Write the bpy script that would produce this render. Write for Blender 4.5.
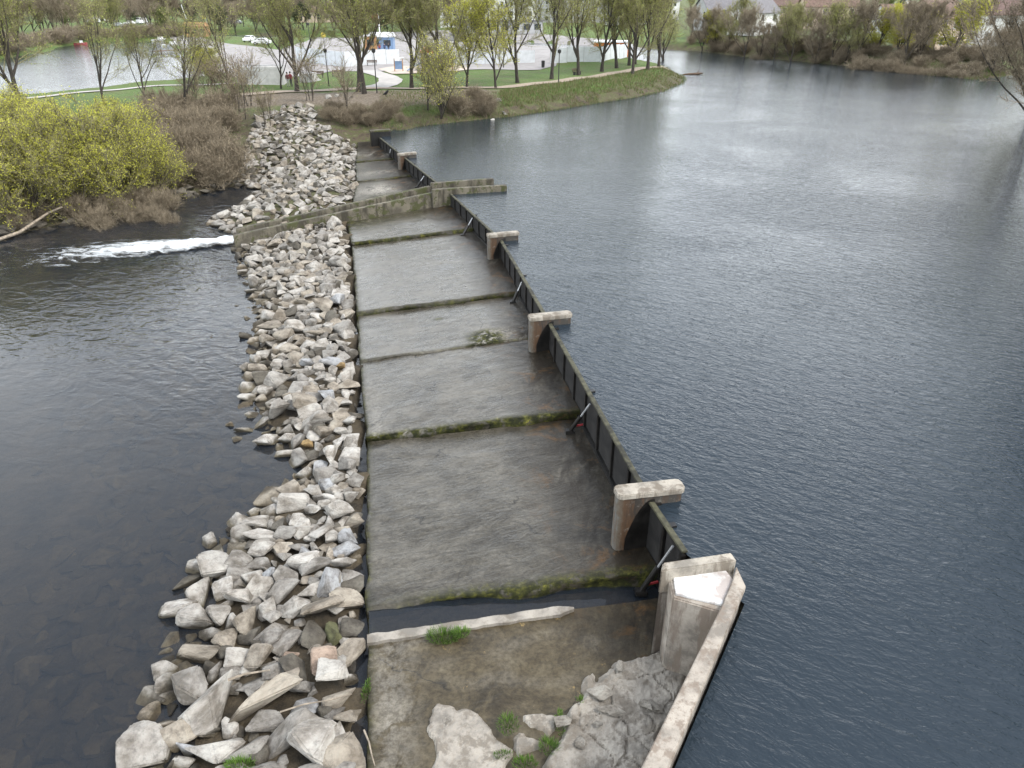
import bpy, bmesh, math, random
import numpy as np
from mathutils import Vector, Matrix, noise as mnoise

random.seed(7); rng = np.random.default_rng(7)
S = bpy.context.scene
for o in list(bpy.data.objects): bpy.data.objects.remove(o)
C = S.collection

# ------------------------------------------------------------------ camera, sky, sun, exposure
CAM_H = 12.0; FPX = 723.0; PITCH = math.radians(28.3)
cam_d = bpy.data.cameras.new('camera'); cam = bpy.data.objects.new('camera', cam_d); C.objects.link(cam)
cam.location = (0, 0, CAM_H); cam.rotation_euler = (math.pi/2 - PITCH, 0, 0)
cam_d.sensor_width = 36; cam_d.lens = FPX*36/1024; cam_d.clip_start = 0.1; cam_d.clip_end = 6000
S.camera = cam
S.render.resolution_x = 1024; S.render.resolution_y = 768

SUN_EL = math.radians(54); SUN_AZ = math.radians(116)      # azimuth clockwise from +Y
W = bpy.data.worlds.new('World'); S.world = W; W.use_nodes = True
nt = W.node_tree; nt.nodes.clear()
wo = nt.nodes.new('ShaderNodeOutputWorld'); bg = nt.nodes.new('ShaderNodeBackground')
sky = nt.nodes.new('ShaderNodeTexSky'); sky.sky_type = 'NISHITA'; sky.sun_disc = False
sky.sun_elevation = SUN_EL; sky.sun_rotation = SUN_AZ; sky.air_density = 1.0; sky.dust_density = 3.0; sky.altitude = 300
hs = nt.nodes.new('ShaderNodeHueSaturation'); hs.inputs['Saturation'].default_value = 0.75
nt.links.new(sky.outputs[0], hs.inputs['Color'])
# broken high cloud, the same all round the sky
tc = nt.nodes.new('ShaderNodeTexCoord'); cn = nt.nodes.new('ShaderNodeTexNoise')
cn.inputs['Scale'].default_value = 2.2; cn.inputs['Detail'].default_value = 6
cr = nt.nodes.new('ShaderNodeValToRGB'); cr.color_ramp.elements[0].position = 0.35; cr.color_ramp.elements[1].position = 0.7
cr.color_ramp.elements[0].color = (1, 1, 1, 1); cr.color_ramp.elements[1].color = (1, 1, 1, 1)
for _e, _c in zip(cr.color_ramp.elements, ((10.2, 10.9, 11.6, 1), (14.2, 14.7, 15.0, 1))): _e.color = _c    # cloud is brighter than clear sky
mx = nt.nodes.new('ShaderNodeMix'); mx.data_type = 'RGBA'; 
# hazy cloud lies thick towards the horizon and thins out overhead, alike all round
sp_ = nt.nodes.new('ShaderNodeSeparateXYZ'); nt.links.new(tc.outputs['Generated'], sp_.inputs[0]); cov = nt.nodes.new('ShaderNodeMapRange')
cov.inputs['From Min'].default_value = .22; cov.inputs['From Max'].default_value = .68; cov.inputs['To Min'].default_value = .95; cov.inputs['To Max'].default_value = .22
nt.links.new(sp_.outputs[2], cov.inputs['Value']); nt.links.new(cov.outputs[0], mx.inputs[0])
nt.links.new(tc.outputs['Generated'], cn.inputs['Vector']); nt.links.new(cn.outputs['Fac'], cr.inputs[0])
nt.links.new(hs.outputs[0], mx.inputs[6]); nt.links.new(cr.outputs[0], mx.inputs[7])
nt.links.new(mx.outputs[2], bg.inputs['Color']); bg.inputs['Strength'].default_value = 0.15
nt.links.new(bg.outputs[0], wo.inputs[0])

sd = bpy.data.lights.new('sun', 'SUN'); sun = bpy.data.objects.new('sun', sd); C.objects.link(sun)
sd.energy = 1.5; sd.angle = math.radians(20); sd.color = (1, .96, .90)
sdir = Vector((math.sin(SUN_AZ)*math.cos(SUN_EL), math.cos(SUN_AZ)*math.cos(SUN_EL), math.sin(SUN_EL)))
sun.rotation_euler = (-sdir).to_track_quat('-Z', 'Y').to_euler()
vs = S.view_settings; vs.view_transform = 'Standard'; vs.look = 'None'; vs.gamma = 1; vs.exposure = 0.80
vs.use_curve_mapping = False

# ------------------------------------------------------------------ helpers
def P(u, v, z=0.0):
    """pixel direction met with the level z"""
    a = (u-512)/FPX; b = (384-v)/FPX
    d = (a, math.cos(PITCH)+b*math.sin(PITCH), -math.sin(PITCH)+b*math.cos(PITCH))
    t = (z-CAM_H)/d[2]
    return Vector((d[0]*t, d[1]*t, z))
def pxm(x, y, z):
    """pixels per metre at a point"""
    return FPX/(y*math.cos(PITCH)+(CAM_H-z)*math.sin(PITCH))

def tag(o, label=None, cat=None, group=None, kind=None):
    if label: o['label'] = label
    if cat: o['category'] = cat
    if group: o['group'] = group
    if kind: o['kind'] = kind
    return o
def empty(name, loc=(0, 0, 0), rz=0):
    o = bpy.data.objects.new(name, None); C.objects.link(o)
    o.location = loc; o.rotation_euler = (0, 0, rz); o.empty_display_size = .2
    return o
def link_mesh(name, me, parent=None):
    o = bpy.data.objects.new(name, me); C.objects.link(o)
    if parent: o.parent = parent
    return o
def mesh(name, v, f, mats, smooth=False, mi=None):
    me = bpy.data.meshes.new(name)
    me.from_pydata([tuple(map(float, q)) for q in v], [], [tuple(map(int, q)) for q in f])
    for m in (mats if isinstance(mats, (list, tuple)) else [mats]): me.materials.append(m)
    if mi is not None: me.polygons.foreach_set('material_index', np.asarray(mi, np.int32))
    if smooth: me.polygons.foreach_set('use_smooth', np.ones(len(me.polygons), bool))
    me.update(); return me
def obj(name, v, f, mats, parent=None, smooth=False, mi=None):
    return link_mesh(name, mesh(name, v, f, mats, smooth, mi), parent)
def attr(me, name, vals):
    a = me.attributes.new(name, 'FLOAT', 'POINT'); a.data.foreach_set('value', np.asarray(vals, np.float32))
def copy_tree(o, parent=None):
    c = o.copy(); C.objects.link(c); c.parent = parent
    for ch in o.children: copy_tree(ch, c)
    return c

def mesh_fast(name, v, tris, quads, mats, mi_t=None, mi_q=None, smooth=False):
    me = bpy.data.meshes.new(name); v = np.asarray(v, np.float32); nt_, nq_ = len(tris), len(quads)
    me.vertices.add(len(v)); me.vertices.foreach_set('co', v.ravel())
    me.loops.add(nt_*3+nq_*4); me.polygons.add(nt_+nq_)
    me.loops.foreach_set('vertex_index', np.concatenate([np.asarray(tris, np.int32).ravel(), np.asarray(quads, np.int32).ravel()]).astype(np.int32))
    me.polygons.foreach_set('loop_start', np.concatenate([np.arange(nt_)*3, nt_*3+np.arange(nq_)*4]).astype(np.int32))
    for m in mats: me.materials.append(m)
    mi = np.concatenate([np.zeros(nt_) if mi_t is None else mi_t, np.zeros(nq_) if mi_q is None else mi_q]).astype(np.int32)
    me.polygons.foreach_set('material_index', mi)
    if smooth: me.polygons.foreach_set('use_smooth', np.ones(nt_+nq_, bool))
    me.update(calc_edges=True); me.validate(); return me
def tubes_batch(items):
    """items: (pts, radii, sides); all open tubes, worked out together"""
    by = {}
    for p, r, n in items: by.setdefault((len(p), n), []).append((p, r))
    V = []; Q = []; off = 0
    for (k, n), L in by.items():
        p = np.array([[tuple(q) for q in a] for a, _ in L]); r = np.array([b for _, b in L], float)
        t = np.gradient(p, axis=1); t /= np.linalg.norm(t, axis=2, keepdims=True)+1e-9
        ref = np.where(np.abs(t[:, :1, 2:3]) < .9, np.array([0, 0, 1.]), np.array([1., 0, 0])); ref = np.broadcast_to(ref, t.shape)
        a = np.cross(t, ref); a /= np.linalg.norm(a, axis=2, keepdims=True)+1e-9; b = np.cross(t, a)
        an = np.linspace(0, 2*np.pi, n, endpoint=False)
        v = p[:, :, None]+r[:, :, None, None]*(np.cos(an)[None, None, :, None]*a[:, :, None]+np.sin(an)[None, None, :, None]*b[:, :, None])
        i, j = np.meshgrid(np.arange(k-1), np.arange(n), indexing='ij'); j2 = (j+1) % n
        f = np.stack([i*n+j, i*n+j2, (i+1)*n+j2, (i+1)*n+j], -1).reshape(-1, 4)
        f = (f[None]+np.arange(len(L))[:, None, None]*(k*n)).reshape(-1, 4)+off
        V.append(v.reshape(-1, 3)); Q.append(f); off += len(L)*k*n
    return np.concatenate(V), np.concatenate(Q)

class MB:
    """collects shapes for one mesh"""
    def __init__(s): s.v = []; s.f = []
    def add(s, v, f):
        n = len(s.v); s.v += [tuple(q) for q in v]; s.f += [tuple(i+n for i in q) for q in f]; return s
    def box(s, c, d, rz=0, rx=0, ry=0):
        M = Matrix.Translation(c) @ Matrix.Rotation(rz, 4, 'Z') @ Matrix.Rotation(ry, 4, 'Y') @ Matrix.Rotation(rx, 4, 'X')
        v = [M @ Vector((x*d[0]/2, y*d[1]/2, z*d[2]/2)) for z in (-1, 1) for y in (-1, 1) for x in (-1, 1)]
        return s.add(v, [(0, 2, 3, 1), (4, 5, 7, 6), (0, 1, 5, 4), (2, 6, 7, 3), (0, 4, 6, 2), (1, 3, 7, 5)])
    def prism(s, poly, z0, z1):
        n = len(poly)
        zz0 = z0 if isinstance(z0, (list, tuple)) else [z0]*n; zz1 = z1 if isinstance(z1, (list, tuple)) else [z1]*n
        v = [(p[0], p[1], zz0[i]) for i, p in enumerate(poly)] + [(p[0], p[1], zz1[i]) for i, p in enumerate(poly)]
        f = [tuple(range(n-1, -1, -1)), tuple(range(n, 2*n))] + [(i, (i+1) % n, n+(i+1) % n, n+i) for i in range(n)]
        return s.add(v, f)
    def tube(s, pts, rad, n=6, cap=True):
        v, f = tube(pts, rad, n, cap); return s.add(v, f)
    def obj(s, name, mat, parent=None, bevel=0, smooth=False):
        o = obj(name, s.v, s.f, mat, parent, smooth)
        if bevel: bevel_mesh(o.data, bevel)
        return o
def bevel_mesh(me, w, seg=2):
    bm = bmesh.new(); bm.from_mesh(me)
    bmesh.ops.recalc_face_normals(bm, faces=bm.faces)
    es = [e for e in bm.edges if len(e.link_faces) == 2 and e.calc_face_angle(0) > .5]
    bmesh.ops.bevel(bm, geom=es, offset=w, segments=seg, affect='EDGES', clamp_overlap=True)
    bm.to_mesh(me); bm.free()
def tube(pts, rad, n=6, cap=True):
    pts = np.asarray(pts, float); k = len(pts)
    rad = np.broadcast_to(np.asarray(rad, float), (k,))
    t = np.gradient(pts, axis=0); t /= np.linalg.norm(t, axis=1, keepdims=True)+1e-9
    ref = np.where(np.abs(t[:, 2:3]) < .9, np.array([[0, 0, 1.]]), np.array([[1., 0, 0]]))
    ref = np.broadcast_to(ref[0], t.shape)
    a = np.cross(t, ref); a /= np.linalg.norm(a, axis=1, keepdims=True)+1e-9
    b = np.cross(t, a)
    an = np.linspace(0, 2*np.pi, n, endpoint=False)
    v = pts[:, None]+rad[:, None, None]*(np.cos(an)[None, :, None]*a[:, None]+np.sin(an)[None, :, None]*b[:, None])
    f = []
    for i in range(k-1):
        for j in range(n):
            f.append((i*n+j, i*n+(j+1) % n, (i+1)*n+(j+1) % n, (i+1)*n+j))
    if cap: f.append(tuple(range(n-1, -1, -1))); f.append(tuple((k-1)*n+j for j in range(n)))
    return v.reshape(-1, 3), f

# ------------------------------------------------------------------ materials
class NT:
    def __init__(s, name):
        s.m = bpy.data.materials.new(name); s.m.use_nodes = True; s.t = s.m.node_tree
        s.b = s.t.nodes['Principled BSDF']; s.out = s.t.nodes['Material Output']
    def n(s, ty, **kw):
        x = s.t.nodes.new(ty)
        for k, v in kw.items():
            if k in x.inputs: x.inputs[k].default_value = v
            else: setattr(x, k, v)
        return x
    def l(s, a, b): s.t.links.new(a, b)
    def coord(s, kind='Object', scale=(1, 1, 1), rot=(0, 0, 0)):
        c = s.n('ShaderNodeTexCoord'); m = s.n('ShaderNodeMapping'); m.inputs['Scale'].default_value = scale; src = c.outputs[kind]
        if any(rot):        # turn first, then stretch along the turned axes
            r = s.n('ShaderNodeMapping'); r.inputs['Rotation'].default_value = rot; s.l(src, r.inputs[0]); src = r.outputs[0]
        s.l(src, m.inputs[0]); return m.outputs[0]
    def noise(s, scale, detail=6, rough=.6, vec=None, dist=0, raw=False):
        x = s.n('ShaderNodeTexNoise'); x.inputs['Scale'].default_value = scale; x.inputs['Detail'].default_value = detail
        x.inputs['Roughness'].default_value = rough; x.inputs['Distortion'].default_value = dist
        if vec is not None: s.l(vec, x.inputs['Vector'])
        if raw: return x.outputs['Fac']
        mr = s.n('ShaderNodeMapRange'); mr.inputs['From Min'].default_value = .30; mr.inputs['From Max'].default_value = .70
        s.l(x.outputs['Fac'], mr.inputs['Value']); return mr.outputs[0]
    def ramp(s, fac, stops):
        r = s.n('ShaderNodeValToRGB'); e = r.color_ramp.elements
        while len(e) < len(stops): e.new(.5)
        for i, (p, c) in enumerate(stops):
            e[i].position = p; e[i].color = (*(c if isinstance(c, (tuple, list)) else (c, c, c)), 1)
        s.l(fac, r.inputs[0]); return r.outputs[0]
    def mix(s, fac, a, b, mode='MIX'):
        m = s.n('ShaderNodeMix', data_type='RGBA', blend_type=mode)
        for i, x in ((0, fac), (6, a), (7, b)):
            if hasattr(x, 'links'): s.l(x, m.inputs[i])
            elif isinstance(x, (int, float)) and i == 0: m.inputs[0].default_value = x
            else: m.inputs[i].default_value = (*(x if isinstance(x, (tuple, list)) else (x, x, x)), 1)
        return m.outputs[2]
    def math(s, op, a, b=0.0):
        m = s.n('ShaderNodeMath', operation=op)
        for i, x in enumerate((a, b)):
            if hasattr(x, 'links'): s.l(x, m.inputs[i])
            else: m.inputs[i].default_value = x
        return m.outputs[0]
    def attr(s, name):
        a = s.n('ShaderNodeAttribute', attribute_name=name); return a.outputs['Fac']
    def bump(s, h, strength=.5, dist=.02, normal=None):
        b = s.n('ShaderNodeBump'); b.inputs['Strength'].default_value = strength; b.inputs['Distance'].default_value = dist
        s.l(h, b.inputs['Height'])
        if normal is not None: s.l(normal, b.inputs['Normal'])
        return b.outputs[0]
    def col(s, c): s.l(c, s.b.inputs['Base Color']) if hasattr(c, 'links') else setattr(s.b.inputs['Base Color'], 'default_value', (*c, 1))
    def rough(s, r): s.l(r, s.b.inputs['Roughness']) if hasattr(r, 'links') else setattr(s.b.inputs['Roughness'], 'default_value', r)
    def norm(s, n): s.l(n, s.b.inputs['Normal'])
def plain(name, c, r=.7, var=.25, scale=3, metal=0, bump=.15):
    m = NT(name); v = m.coord('Object'); n = m.noise(scale, 6, .65, v)
    m.col(m.ramp(n, [(.25, tuple(x*(1-var) for x in c)), (.75, tuple(min(1, x*(1+var)) for x in c))])); m.rough(r)
    m.b.inputs['Metallic'].default_value = metal
    if bump: m.norm(m.bump(m.noise(scale*8, 4, .6, v), bump, .01))
    return m.m
def mat_water_up():
    m = NT('river_water_material')
    v = m.coord('Object', (1, 1, 1))
    v1 = m.coord('Object', (.5, 1.2, 1), (0, 0, math.radians(38))); v2 = m.coord('Object', (.6, 1.3, 1), (0, 0, math.radians(18)))
    a = m.noise(2.9, 3, .6, v1, .7, raw=True); b = m.noise(8.5, 3, .55, v2, .4, raw=True); big = m.noise(.07, 4, .6, v, .8, raw=True)
    amp = m.ramp(big, [(.36, .62), (.62, 1.05)])
    h = m.math('MULTIPLY', m.math('ADD', a, m.math('MULTIPLY', b, .4)), amp)
    m.norm(m.bump(h, 1.0, .062))
    m.col((.018, .027, .036)); m.rough(.05); m.b.inputs['IOR'].default_value = 1.333
    return m.m
def mat_water_down(name, tint, bumpd, sc=1.0, amp=1.0):
    m = NT(name); m.t.nodes.remove(m.b)
    v1 = m.coord('Object', (.8, 1.3, 1), (0, 0, math.radians(25))); v2 = m.coord('Object', (.6, 1.2, 1), (0, 0, math.radians(-10)))
    big = m.ramp(m.noise(.09, 2, .5, m.coord('Object'), raw=True), [(.38, .35), (.62, 1.2)])
    sx = m.n('ShaderNodeSeparateXYZ'); m.l(m.coord('Object'), sx.inputs[0]); run = m.n('ShaderNodeMapRange'); run.inputs['From Min'].default_value = 18; run.inputs['From Max'].default_value = 44; run.inputs['To Min'].default_value = .16; run.inputs['To Max'].default_value = 1.7
    m.l(sx.outputs[1], run.inputs['Value']); big = m.math('MULTIPLY', big, run.outputs[0])      # livelier below the chute
    h = m.math('MULTIPLY', m.math('ADD', m.noise(1.1*sc, 2, .5, v1, .8, raw=True), m.math('MULTIPLY', m.noise(4*sc, 2, .5, v2, .4, raw=True), .25)), big)
    bn = m.bump(h, 1.0, bumpd)
    fr = m.n('ShaderNodeFresnel'); fr.inputs['IOR'].default_value = 1.333; m.l(bn, fr.inputs['Normal'])
    g = m.n('ShaderNodeBsdfGlossy'); g.inputs['Roughness'].default_value = .04; m.l(bn, g.inputs['Normal']); g.inputs['Color'].default_value = (1, 1, 1, 1)
    t = m.n('ShaderNodeBsdfTransparent'); t.inputs['Color'].default_value = (*tint, 1)
    # suspended silt scatters a little light back
    d = m.n('ShaderNodeBsdfDiffuse'); d.inputs['Color'].default_value = (.046, .060, .080, 1)
    ms0 = m.n('ShaderNodeMixShader'); ms0.inputs[0].default_value = .25*amp; m.l(t.outputs[0], ms0.inputs[1]); m.l(d.outputs[0], ms0.inputs[2])
    ms = m.n('ShaderNodeMixShader'); m.l(fr.outputs[0], ms.inputs[0]); m.l(ms0.outputs[0], ms.inputs[1]); m.l(g.outputs[0], ms.inputs[2])
    m.l(ms.outputs[0], m.out.inputs[0]); return m.m
def mat_rock():
    m = NT('boulder_stone'); v = m.coord('Object')
    oi = m.n('ShaderNodeObjectInfo')
    vv = m.n('ShaderNodeVectorMath', operation='ADD'); m.l(v, vv.inputs[0]); 
    cx = m.n('ShaderNodeCombineXYZ'); r9 = m.math('MULTIPLY', oi.outputs['Random'], 37.0); m.l(r9, cx.inputs[0]); m.l(r9, cx.inputs[1]); m.l(cx.outputs[0], vv.inputs[1])
    v = vv.outputs[0]
    n = m.noise(1.6, 7, .65, v)
    c = m.ramp(n, [(.25, (.13, .12, .105)), (.48, (.22, .21, .195)), (.75, (.30, .295, .28))])
    c = m.mix(1, c, oi.outputs['Color'], 'MULTIPLY')
    sp = m.ramp(m.noise(7, 5, .75, v), [(.15, .68), (.5, 1.02), (.9, 1.12)]); c = m.mix(1, c, sp, 'MULTIPLY')
    # damp dark band and algae low down near the water line
    geo = m.n('ShaderNodeNewGeometry'); sx = m.n('ShaderNodeSeparateXYZ'); m.l(geo.outputs['Position'], sx.inputs[0])
    wl = m.ramp(m.math('ADD', sx.outputs[2], m.math('MULTIPLY', n, .25)), [(0, 0), (1, 1)])
    wet = m.n('ShaderNodeMapRange'); wet.inputs['From Min'].default_value = -2.05; wet.inputs['From Max'].default_value = -1.9
    wet.inputs['To Min'].default_value = 1; wet.inputs['To Max'].default_value = 0
    m.l(m.math('ADD', sx.outputs[2], m.math('MULTIPLY', n, .1)), wet.inputs['Value'])
    c = m.mix(wet.outputs[0], c, m.mix(1, c, (.30, .27, .20), 'MULTIPLY'))
    m.col(c); m.rough(m.ramp(n, [(.3, .75), (.7, .95)]))
    m.norm(m.bump(m.math('ADD', m.noise(5, 7, .7, v), m.math('MULTIPLY', m.noise(24, 4, .7, v), .3)), .6, .05)); return m.m
def mat_concrete(name, base=(.30, .28, .25), dirt=(.12, .11, .09), scale=1.0, moss=.0):
    m = NT(name); v = m.coord('Object')
    n = m.noise(.9*scale, 8, .68, v); c = m.ramp(n, [(.25, tuple(x*.62 for x in base)), (.5, base), (.8, tuple(min(1, x*1.25) for x in base))])
    st = m.noise(1, 6, .7, m.coord('Object', (2.2*scale, 2.2*scale, .35*scale)))
    c = m.mix(m.ramp(st, [(.45, 0), (.70, .85)]), c, dirt)
    pit = m.noise(22*scale, 4, .7, v); c = m.mix(m.ramp(pit, [(.05, .6), (.22, 0)]), c, tuple(x*.35 for x in base))
    if moss:
        c = m.mix(m.ramp(m.noise(1.7*scale, 7, .7, v, .3), [(.62-moss*.3, 0), (.70-moss*.3, .9)]), c, (.055, .06, .018))
    m.col(c); m.rough(.88); m.norm(m.bump(m.math('ADD', pit, m.math('MULTIPLY', n, 2)), .35, .02)); return m.m
def mat_apron():
    m = NT('wet_apron_concrete'); v = m.coord('Object')
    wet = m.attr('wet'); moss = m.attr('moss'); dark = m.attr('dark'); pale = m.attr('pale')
    n = m.noise(.55, 8, .7, v, .4); fine = m.noise(9, 6, .7, v)
    c = m.ramp(n, [(.05, (.028, .024, .017)), (.5, (.066, .059, .045)), (.95, (.118, .107, .086))])
    # thin streaks of silt drawn out by the water running off the gate
    st = m.noise(1.0, 7, .72, m.coord('Object', (.55, 2.8, 1), (0, 0, math.radians(-14))), .8)
    c = m.mix(m.ramp(st, [(.45, 0), (.95, .75)]), c, (.022, .018, .012)); st2 = m.noise(1.0, 8, .75, m.coord('Object', (.9, 1.6, 1), (0, 0, math.radians(22))), 1.5); c = m.mix(m.ramp(st2, [(.62, 0), (.9, .5)]), c, (.095, .085, .064))
    c = m.mix(m.math('MULTIPLY', m.attr('rust'), .75), c, m.ramp(m.noise(1.4, 8, .75, v, .6), [(.15, (.028, .021, .010)), (.5, (.068, .052, .027)), (.85, (.115, .094, .055))]))
    c = m.mix(1, c, m.ramp(fine, [(.05, .62), (.5, 1.0), (.95, 1.25)]), 'MULTIPLY')
    # cracks
    vo = m.n('ShaderNodeTexVoronoi', feature='DISTANCE_TO_EDGE'); vo.inputs['Scale'].default_value = .33
    wv = m.n('ShaderNodeVectorMath', operation='MULTIPLY_ADD'); nx = m.n('ShaderNodeTexNoise'); nx.inputs['Scale'].default_value = 1.1; nx.inputs['Detail'].default_value = 6; m.l(v, nx.inputs['Vector'])
    m.l(nx.outputs['Color'], wv.inputs[0]); wv.inputs[1].default_value = (1.3, 1.3, 0); m.l(v, wv.inputs[2]); m.l(wv.outputs[0], vo.inputs['Vector'])
    crack = m.ramp(vo.outputs['Distance'], [(0, 1), (.012, 0)])
    crack = m.math('MULTIPLY', crack, m.ramp(m.noise(.6, 3, .5, v), [(.5, 0), (.8, 1)]))
    c = m.mix(crack, c, (.018, .016, .012))
    pm = m.math('MULTIPLY', pale, m.ramp(m.noise(2.0, 7, .7, v, .3), [(.2, 0), (.5, 1)]))
    c = m.mix(pm, c, m.ramp(fine, [(.3, (.21, .195, .165)), (.7, (.38, .36, .315))]))
    yel = m.math('MULTIPLY', m.ramp(m.noise(1.9, 6, .75, v, .5), [(.86, 0), (.95, .8)]), m.attr('rust')); c = m.mix(yel, c, (.26, .185, .075))
    c = m.mix(m.math('MULTIPLY', dark, m.ramp(m.noise(1.5, 6, .7, m.coord('Object', (1, .35, 1), (0, 0, .2)), .5), [(.1, .35), (.6, 1)])), c, (.018, .014, .009))  # by the gate: wet concrete and the gate's dark reflection, painted into the colour
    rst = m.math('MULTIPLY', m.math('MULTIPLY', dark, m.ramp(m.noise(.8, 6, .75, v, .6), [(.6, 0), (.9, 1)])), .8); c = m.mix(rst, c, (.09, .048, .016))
    mo = m.math('MULTIPLY', moss, m.ramp(m.noise(2.6, 7, .75, v, .3), [(.22, 0), (.5, 1)]))
    c = m.mix(mo, c, m.ramp(m.noise(3.3, 7, .75, v), [(.15, (.008, .009, .004)), (.5, (.024, .026, .007)), (.8, (.075, .075, .015)), (1, (.17, .16, .03))]))
    m.col(c)
    wn = m.math('MULTIPLY', wet, m.ramp(n, [(.1, 1), (.95, .7)])); wn = m.math('MULTIPLY', wn, m.math('SUBTRACT', 1.0, m.math('MULTIPLY', mo, .9)))
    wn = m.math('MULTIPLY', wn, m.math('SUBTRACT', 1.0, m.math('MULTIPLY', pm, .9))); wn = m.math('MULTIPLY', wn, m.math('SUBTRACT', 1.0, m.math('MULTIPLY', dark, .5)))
    m.rough(m.ramp(wn, [(0, .9), (1, .16)]))
    rip = m.noise(1.0, 5, .6, m.coord('Object', (2.0, 4.5, 1), (0, 0, math.radians(-20))), 1.2)
    m.norm(m.bump(m.math('ADD', m.math('MULTIPLY', fine, .45), m.math('ADD', m.math('MULTIPLY', rip, .55), m.math('MULTIPLY', mo, 1.2))), .4, .03))
    # film of running water: a clear coat whose weight follows the wet area
    m.b.inputs['Specular IOR Level'].default_value = .18; m.l(m.math('MULTIPLY', wn, .95), m.b.inputs['Coat Weight']); m.b.inputs['Coat Roughness'].default_value = .07; m.b.inputs['Coat IOR'].default_value = 1.333
    m.l(m.bump(m.math('ADD', rip, m.math('MULTIPLY', fine, .12)), .5, .026), m.b.inputs['Coat Normal'])
    return m.m
def mat_stem():
    m = NT('stained_pier_concrete'); v = m.coord('Object'); sx = m.n('ShaderNodeSeparateXYZ'); m.l(v, sx.inputs[0])
    n = m.noise(2.2, 7, .72, v, .5); f = m.noise(1, 6, .7, m.coord('Object', (5, 5, .7)))
    x = m.math('ADD', sx.outputs[0], m.math('MULTIPLY', n, .22))
    c = m.ramp(x, [(.06, (.155, .175, .175)), (.20, (.115, .095, .07)), (.34, (.075, .042, .022)), (.62, (.030, .024, .019)), (.98, (.05, .045, .038))])
    c = m.mix(m.ramp(f, [(.5, 0), (.95, .8)]), c, (.10, .052, .024)); c = m.mix(m.ramp(m.noise(3.5, 6, .75, v), [(.65, 0), (.9, .55)]), c, (.20, .185, .155))
    m.col(c); m.rough(.7); m.norm(m.bump(n, .3, .02)); return m.m
def mat_ground():
    m = NT('bank_ground'); v = m.coord('Object')
    n = m.noise(.25, 8, .7, v); f = m.noise(3.5, 6, .75, v)
    g = m.ramp(f, [(.1, (.045, .080, .014)), (.5, (.095, .165, .026)), (.9, (.110, .150, .040))])
    g = m.mix(m.ramp(n, [(.35, 0), (.9, .75)]), g, (.12, .115, .045))
    dirt = m.ramp(f, [(.25, (.10, .077, .052)), (.55, (.185, .148, .105)), (.8, (.26, .215, .16))])
    bank = m.ramp(m.noise(1.3, 8, .75, v), [(.1, (.035, .027, .018)), (.4, (.105, .080, .052)), (.62, (.075, .088, .025)), (.9, (.19, .155, .11))])
    bed = m.ramp(m.noise(.9, 8, .7, v), [(.15, (.020, .016, .010)), (.85, (.12, .094, .058))])
    c = m.mix(m.attr('dirt'), g, dirt); c = m.mix(m.attr('bank'), c, bank); c = m.mix(m.attr('bed'), c, bed)
    m.col(c); m.rough(.95); m.norm(m.bump(m.math('ADD', f, m.noise(14, 4, .7, v)), .7, .08)); return m.m
def mat_leaf(name, cols, transl=.35):
    m = NT(name); geo = m.n('ShaderNodeNewGeometry')
    r = m.ramp(geo.outputs['Random Per Island'], [(i/(len(cols)-1)*.999, c) for i, c in enumerate(cols)])
    oi = m.n('ShaderNodeObjectInfo'); k = m.ramp(oi.outputs['Random'], [(0, .8), (1, 1.2)]); c = m.mix(1, r, k, 'MULTIPLY')
    m.col(c); m.rough(.6)
    t = m.n('ShaderNodeBsdfTranslucent'); m.l(c, t.inputs['Color']); ms = m.n('ShaderNodeMixShader'); ms.inputs[0].default_value = transl
    m.l(m.b.outputs[0], ms.inputs[1]); m.l(t.outputs[0], ms.inputs[2]); m.l(ms.outputs[0], m.out.inputs[0]); return m.m
def mat_bark(name, c):
    m = NT(name); v = m.coord('Object', (6, 6, 1.2)); n = m.noise(1.5, 6, .7, v)
    m.col(m.ramp(n, [(.3, tuple(x*.5 for x in c)), (.7, tuple(x*1.3 for x in c))])); m.rough(.92); m.norm(m.bump(n, .6, .03)); return m.m
def mat_foam():
    m = NT('foam'); v = m.coord('Object'); n = m.noise(1.0, 7, .72, m.coord('Object', (.9, 2.0, 1)), .8)
    den = m.attr('foam'); k = m.math('ADD', m.math('ADD', m.math('MULTIPLY', n, .6), .2), m.math('MULTIPLY', den, .7))
    al = m.ramp(k, [(.60, 0), (1.05, 1)])
    m.col((.78, .82, .83)); m.rough(.7); m.norm(m.bump(m.noise(5, 5, .7, v), .8, .1))
    m.l(al, m.b.inputs['Alpha']); return m.m

M_WUP = mat_water_up(); M_WDN = mat_water_down('tailwater_material', (.68, .635, .535), .075)
M_FILM = mat_water_down('channel_water_material', (.55, .52, .46), .02, 2.0)
M_ROCK = mat_rock(); M_APRON = mat_apron(); M_GROUND = mat_ground()
M_CONC = mat_concrete('pier_concrete', (.25, .228, .195), (.085, .065, .05)); M_CAP = mat_concrete('cap_concrete', (.33, .30, .25), (.15, .125, .095), 1.3)
M_MOSSC = mat_concrete('mossy_concrete', (.135, .12, .088), (.035, .03, .02), 1, .25)
M_COPE = mat_concrete('coping_concrete', (.32, .285, .24), (.20, .16, .125), 1.6)
M_WHITEP = mat_concrete('white_render', (.62, .61, .59), (.36, .31, .28), .8)
M_ROUGHC = mat_concrete('broken_concrete', (.29, .265, .225), (.17, .148, .118), 1.2)
M_STEEL = plain('dark_wet_steel', (.010, .009, .008), .4, .5, 2.5); M_PANEL = plain('grey_gate_panel', (.011, .010, .009), .85, .6, 1.7)
M_RAIL = plain('mossy_gate_rail', (.050, .048, .028), .8, .6, 3); M_STEM = mat_stem(); M_ROD = plain('pale_steel_rod', (.45, .46, .47), .35, .15, 4, .6)
M_RED = plain('red_paint', (.32, .03, .035), .6); M_FOAM = mat_foam()
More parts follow.
